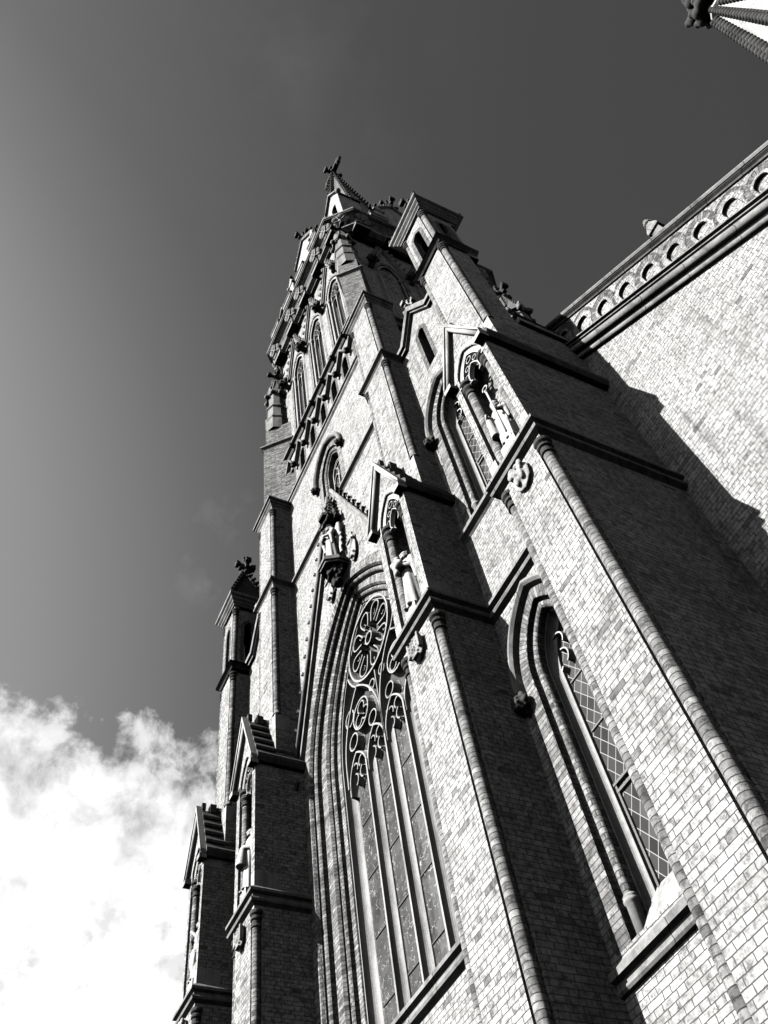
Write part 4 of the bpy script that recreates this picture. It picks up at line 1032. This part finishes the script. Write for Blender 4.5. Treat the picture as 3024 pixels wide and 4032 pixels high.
# ------------------------------------------------------------------ statues
def robe(h, w_=1.0, folds=9, lean=0.0, armL=None, armR=None, extra=(), hair='short', hd=0.0):
    s = h/1.5
    L = [(0, 0, 0, .20, .16, folds, .07, 0), (0, 0, .25, .185, .15, folds, .07, .3), (0, 0, .55, .165, .135, folds, .06, .6), (0, 0, .85, .145, .12, folds, .045, .9), (0, 0, 1.0, .15, .115, folds, .03, 1),
         (0, .005, 1.12, .175, .115, 6, .02, 0), (0, .01, 1.21, .17, .10, 5, .01, 0), (0, .012, 1.26, .09, .075, 5, .0, 0), (0, .01, 1.30, .05, .05, 5, 0, 0)]
    P = [('L', [(x+lean*z, y, z, rx*w_, ry, f, a, p) for x, y, z, rx, ry, f, a, p in L])]
    hx = lean*1.4
    P += [('c', (hx, .01, 1.24), (hx, 0, 1.36), .05, .045), ('s', (hx, -.005, 1.40), (.075, .088, .105)), ('s', (hx, -.095, 1.392), (.014, .02, .026)), ('s', (hx-.03, -.08, 1.42), (.022, .015, .01)), ('s', (hx+.03, -.08, 1.42), (.022, .015, .01)),
          ('s', (hx, -.075, 1.335), (.03, .025, .02)), ('s', (hx-.075, 0, 1.395), (.014, .02, .03)), ('s', (hx+.075, 0, 1.395), (.014, .02, .03))]
    if hair == 'long':
        P += [('s', (hx, .03, 1.43), (.09, .09, .10)), ('s', (hx-.08, .02, 1.33), (.04, .05, .10)), ('s', (hx+.08, .02, 1.33), (.04, .05, .10))]
    elif hair == 'mitre':
        P += [('c', (hx, 0, 1.45), (hx, 0, 1.66), .088, .012), ('c', (hx, 0, 1.44), (hx, 0, 1.49), .092, .092), ('s', (hx, -.06, 1.30), (.055, .04, .07))]
    else: P += [('s', (hx, .015, 1.44), (.085, .09, .085))] + [('s', (hx+.075*math.cos(a), .01+.07*math.sin(a), 1.44), .028) for a in [i*.55 for i in range(12)]]
    for side, arm in ((-1, armL), (1, armR)):
        el, ha = arm or ((side*.22, -.03, .93), (side*.06, -.17, 1.0))
        sh = (side*.155, .0, 1.19)
        P += [('s', sh, .062), ('c', sh, el, .062, .058), ('s', el, .06), ('c', el, ha, .055, .034), ('s', ha, (.035, .03, .04))]
        for i in range(4): P.append(('c', (ha[0], ha[1]-.01, ha[2]+.0), (ha[0]-side*.045, ha[1]-.035, ha[2]+.03-.018*i), .012, .009))
        P.append(('c', (ha[0], ha[1], ha[2]+.01), (ha[0]-side*.01, ha[1]-.045, ha[2]+.045), .012, .009))
        P.append(('c', (el[0], el[1], el[2]+.02), (el[0]*.9, el[1]+.02, el[2]-.32), .055, .03))     # hanging sleeve
    P += [('s', (-.06, -.14, .02), (.045, .08, .035)), ('s', (.06, -.14, .02), (.045, .08, .035))] + list(extra)
    out = []
    for p in P:
        if p[0] == 'L': out.append(('L', [(x*s, y*s, z*s, rx*s, ry*s, f, a, ph) for x, y, z, rx, ry, f, a, ph in p[1]]))
        elif p[0] == 'c': out.append(('c', tuple(q*s for q in p[1]), tuple(q*s for q in p[2]), p[3]*s, p[4]*s))
        elif p[0] == 's': out.append(('s', tuple(q*s for q in p[1]), tuple(q*s for q in p[2]) if isinstance(p[2], tuple) else p[2]*s)+tuple(p[3:]))
        else: out.append((p[0], tuple(q*s for q in p[1]), tuple(q*s for q in p[2]))+tuple(p[3:]))
    return out
def statue(name, loc, prims, label, ped=True, ph=.34, attrs=()):
    t = empty(name, (loc[0], loc[1], loc[2]), label, 'statue', 'stone statues on the church front')
    o = link('figure', blob('figure', prims, .0125, WSTONE), t, (0, 0, ph if ped else 0))
    if ped:
        m = MB(); m.box(-.17, .17, -.15, .15, .10, ph); m.prism_z([(-.24, .2), (-.24, -.05), (-.13, -.2), (.13, -.2), (.24, -.05), (.24, .2)], 0, .10)
        m.build('pedestal', WSTONE, t)
    for nm, mb, mat in attrs: 
        a = mb.build(nm, mat, t); a.location = (0, 0, ph if ped else 0)
    return t
# bishop with crozier (right outer buttress)
cz = MB(); cz.tube([(.13, -.22, .02), (.13, -.22, 1.35)], .016, 8)
cz.tube([(.13+.075*math.sin(a)*(1-a/14)*1.0, -.22, 1.42-.075*math.cos(a)*(1-a/14)) for a in [i*.5-.2 for i in range(12)]], .014, 8)
cz.ball((.13, -.22, 1.34), .03, 8, 5)
statue('statue', (-3.90, 5.28, 10.24), robe(1.32, 1.1, 8, 0, ((-.22, -.10, .98), (-.11, -.22, 1.02)), ((.22, -.06, .95), (.13, -.2, .92)), [('c', (-.14, -.15, 1.1), (-.17, -.13, .45), .05, .09)], 'mitre'),
       'white statue of a mitred bishop with staff in the niche of the rightmost buttress', True, .34, [('staff', cz, WSTONE)])
# woman with a bundle (buttress right of the great window)
statue('statue', (-7.06, 5.30, 10.24), robe(1.55, .9, 7, 0, None, None, [('s', (0, -.18, 1.05), (.13, .09, .12)), ('s', (.05, -.22, .98), .07), ('s', (-.07, -.22, 1.12), .06), ('s', (.04, -.2, 1.16), .06), ('s', (-.04, -.2, .9), .06)], 'short'),
       'white statue of a figure clutching flowers in the niche right of the great window', True, .36)
statue('statue', (-14.50, 5.30, 10.24), robe(1.45, .9, 8, .02, ((-.22, -.08, .95), (-.05, -.2, .85)), None, [('c', (0, -.16, 1.0), (.0, -.2, .55), .07, .12)], 'long'),
       'white statue edge-on in the niche just left of the great window', True, .36)
statue('statue', (-17.65, 5.30, 10.24), robe(1.40, 1.05, 6, 0, None, ((.2, -.1, .95), (.1, -.22, 1.12)), [('s', (0, -.12, .5), (.16, .08, .3))], 'long'),
       'half hidden statue in the niche of the far left buttress', True, .34)
# angel over the great window
wings = []
for s in (-1, 1):
    for i in range(7):
        f = i/6; wings.append(('c', (s*(.10+.06*f), .10, 1.22-.08*f), (s*(.22+.10*math.sin(f*3)), .13, 1.30-1.05*f+.2*(1-f)), .05, .035))
    wings.append(('s', (s*.24, .12, 1.30), (.07, .05, .16))); wings.append(('c', (s*.26, .12, 1.35), (s*.22, .12, .25), .075, .03))
m_ = robe(1.62, .9, 7, 0, ((-.2, -.08, .96), (-.08, -.2, 1.05)), ((.2, -.08, .92), (.06, -.2, .95)), wings + [('s', (-.05, -.17, .98), (.07, .06, .08)), ('s', (0, .02, 1.52), (.11, .11, .012))], 'long')
statue('angel_statue', (AX, yt-.26, 17.05), m_, 'winged angel statue on a carved corbel at the peak above the great window', False)

# ------------------------------------------------------------------ nave gable wall on the right
nave = empty('church_nave', (0, 7.6, -1.6), 'pale brick gable wall with raking cornice and small blind arches, beyond the right outer buttress', 'church wall')
def npart(mb, name, mat, parent=nave):
    o = mb.build(name, mat, parent)
    if parent is nave: o.matrix_parent_inverse = Matrix.Translation((0, -7.6, 1.6))
    return o
yn = 7.54; zr = lambda x: 13.59-.8*(x+2.19); nx0, nx1 = -4.5, 3.0
m = MB(); kk = [(.026+.486*k) for k in range(-8, 7)]
ops = [(x, 13.0-.8*(x-.026), .145, 0.0001, zr(x)+.36) for x in kk if -3.9 < x < nx1-.2]
wall_face(m, nx0, nx1, -1.6, [(nx0, zr(nx0)+1.8), (nx1, zr(nx1)+1.8)], yn, ops)
for o_ in ops: sweep_arch(m, o_[0], o_[1], o_[3], o_[4], [(.145, yn), (.145, yn+.075)], 8)
for o_ in ops: m.box(o_[0]-.14, o_[0]+.14, yn+.07, yn+.09, o_[4]-.1, o_[1]+.2)
nw_ = npart(m, 'gable_wall', BRICK)
for q_, o_ in enumerate(ops):
    e_ = .008+.006*(q_ % 2); m = MB(); sweep_arch(m, o_[0], o_[1], o_[3], o_[1]-.16, [(.325, yn+.002), (.325, yn-e_), (.140, yn-e_+.02), (.140, yn+.07)], 8); npart(m, 'arch_ring', RINGB, nw_)
def rake(mb, prof, smooth=False):
    d = Vector((1, 0, -.8)).normalized(); n_ = Vector((.8, 0, 1)).normalized(); rg = []
    for x in (nx0, nx1+.2):
        base = Vector((x, yn, zr(x))); rg.append([tuple(base+n_*p+Vector((0, -o, 0))) for p, o in prof])
    mb.rings(rg, lambda i, j: (prof[min(j, len(prof)-1)][0], i*8.8), smooth)
circ = lambda p, o, r, n=10: [(p+r*math.sin(2*math.pi*i/n), o-r*math.cos(2*math.pi*i/n)) for i in range(n+1)]
m = MB(); rake(m, circ(.05, .05, .05), True); rake(m, circ(.235, .11, .075), True)
rake(m, [(.0, 0), (.02, .03), (.12, .04), (.14, .06), (.30, .07), (.33, .13), (.345, .17), (.365, .17), (.37, .12), (.40, .12), (.405, .21), (.43, .21), (.46, .0)])
npart(m, 'raking_string', STONE, nw_)
m = MB(); rake(m, [(1.27, 0), (1.28, .035), (1.31, .045), (1.34, .10), (1.36, .10), (1.36, -.2)]); npart(m, 'raking_cornice', COPE, nw_)
m = MB(); rake(m, [(1.355, -.2), (1.355, .12), (1.39, .145), (1.43, .13), (1.45, .06), (1.44, -.2)]); npart(m, 'gutter', STONE, nw_)
m = MB(); d_ = Vector((.8, 0, 1)).normalized()
m.face([(nx0, yn+.1, zr(nx0)+1.85), (nx1+.2, yn+.1, zr(nx1+.2)+1.85), (nx1+.2, 14, zr(nx1+.2)+1.85), (nx0, 14, zr(nx0)+1.85)]); m.box(nx1-.05, nx1, yn, 14, -1.6, zr(nx1)+1.5); npart(m, 'nave_roof', LEAD)
# corner pinnacle of the gable (its tip crosses the top right corner of the view)
px, py = 2.62, 7.30
m = MB(); m.lathe(px, py, [(.95, -1.6), (.95, 11.6), (1.05, 11.7), (1.05, 11.9), (.92, 12.0)], 8, math.pi/8, False); tp = npart(m, 'corner_turret', BRICK)
m = MB(); ro2 = .80; z0, z1 = 12.0, 16.25
m.lathe(px, py, [(ro2, z0), (.14, z1)], 8, math.pi/8, False); m.lathe(px, py, [(.15, z1-.02), (.21, z1+.02), (.20, z1+.10), (.10, z1+.16), (.09, z1+.35)], 8, math.pi/8, False); npart(m, 'crocketed_cone', LSTONE, tp)
m = MB()
for k in range(8):
    t = math.pi/8+k*math.pi/4; ca, sa = math.cos(t), math.sin(t); n = 28
    for i in range(n):
        f = i/n; r = ro2+(.15-ro2)*f+.03; z = z0+(z1-z0)*f; s_ = .125-.05*f
        m.ball((px+r*ca, py+r*sa, z), s_, 7, 5, (1, 1, .8)); m.ball((px+(r+s_*.8)*ca, py+(r+s_*.8)*sa, z+s_*.5), s_*.7, 6, 4)
npart(m, 'crocket', DSTONE, tp)
P = [('c', (0, 0, -.2), (0, 0, .9), .09, .1)]
for i in range(8):
    a = i*math.pi/4; P += [('s', (.22*math.cos(a), .22*math.sin(a), .35), (.12, .12, .13)), ('s', (.30*math.cos(a), .30*math.sin(a), .46), .08)]
    if i % 2 == 0: P += [('s', (.22*math.cos(a), .22*math.sin(a), .78), (.13, .13, .15)), ('s', (.30*math.cos(a), .30*math.sin(a), .88), .09)]
P += [('s', (0, 0, 1.0), (.16, .16, .16)), ('s', (0, 0, 1.2), .1)]
fo = link('leaf_finial', blob('leaf_finial', P, .025, DSTONE), tp, (px, py, z1+.25), 0, .9)
# small stone finial standing on the roof behind the cornice
m = MB(); fx, fy = -1.04, 9.6
m.prism_z([(fx-.12, fy-.12), (fx+.12, fy-.12), (fx+.12, fy+.12), (fx-.12, fy+.12)], 12, 18.55)
m.lathe(fx, fy, [(.12, 18.50), (.24, 18.52), (.24, 18.60), (.07, 19.12)], 4, math.pi/4, False); m.lathe(fx, fy, [(.06, 19.08), (.11, 19.12), (.11, 19.17), (.04, 19.2), (.08, 19.30), (.03, 19.38)], 8, 0, False)
npart(m, 'roof_finial', MSTONE)
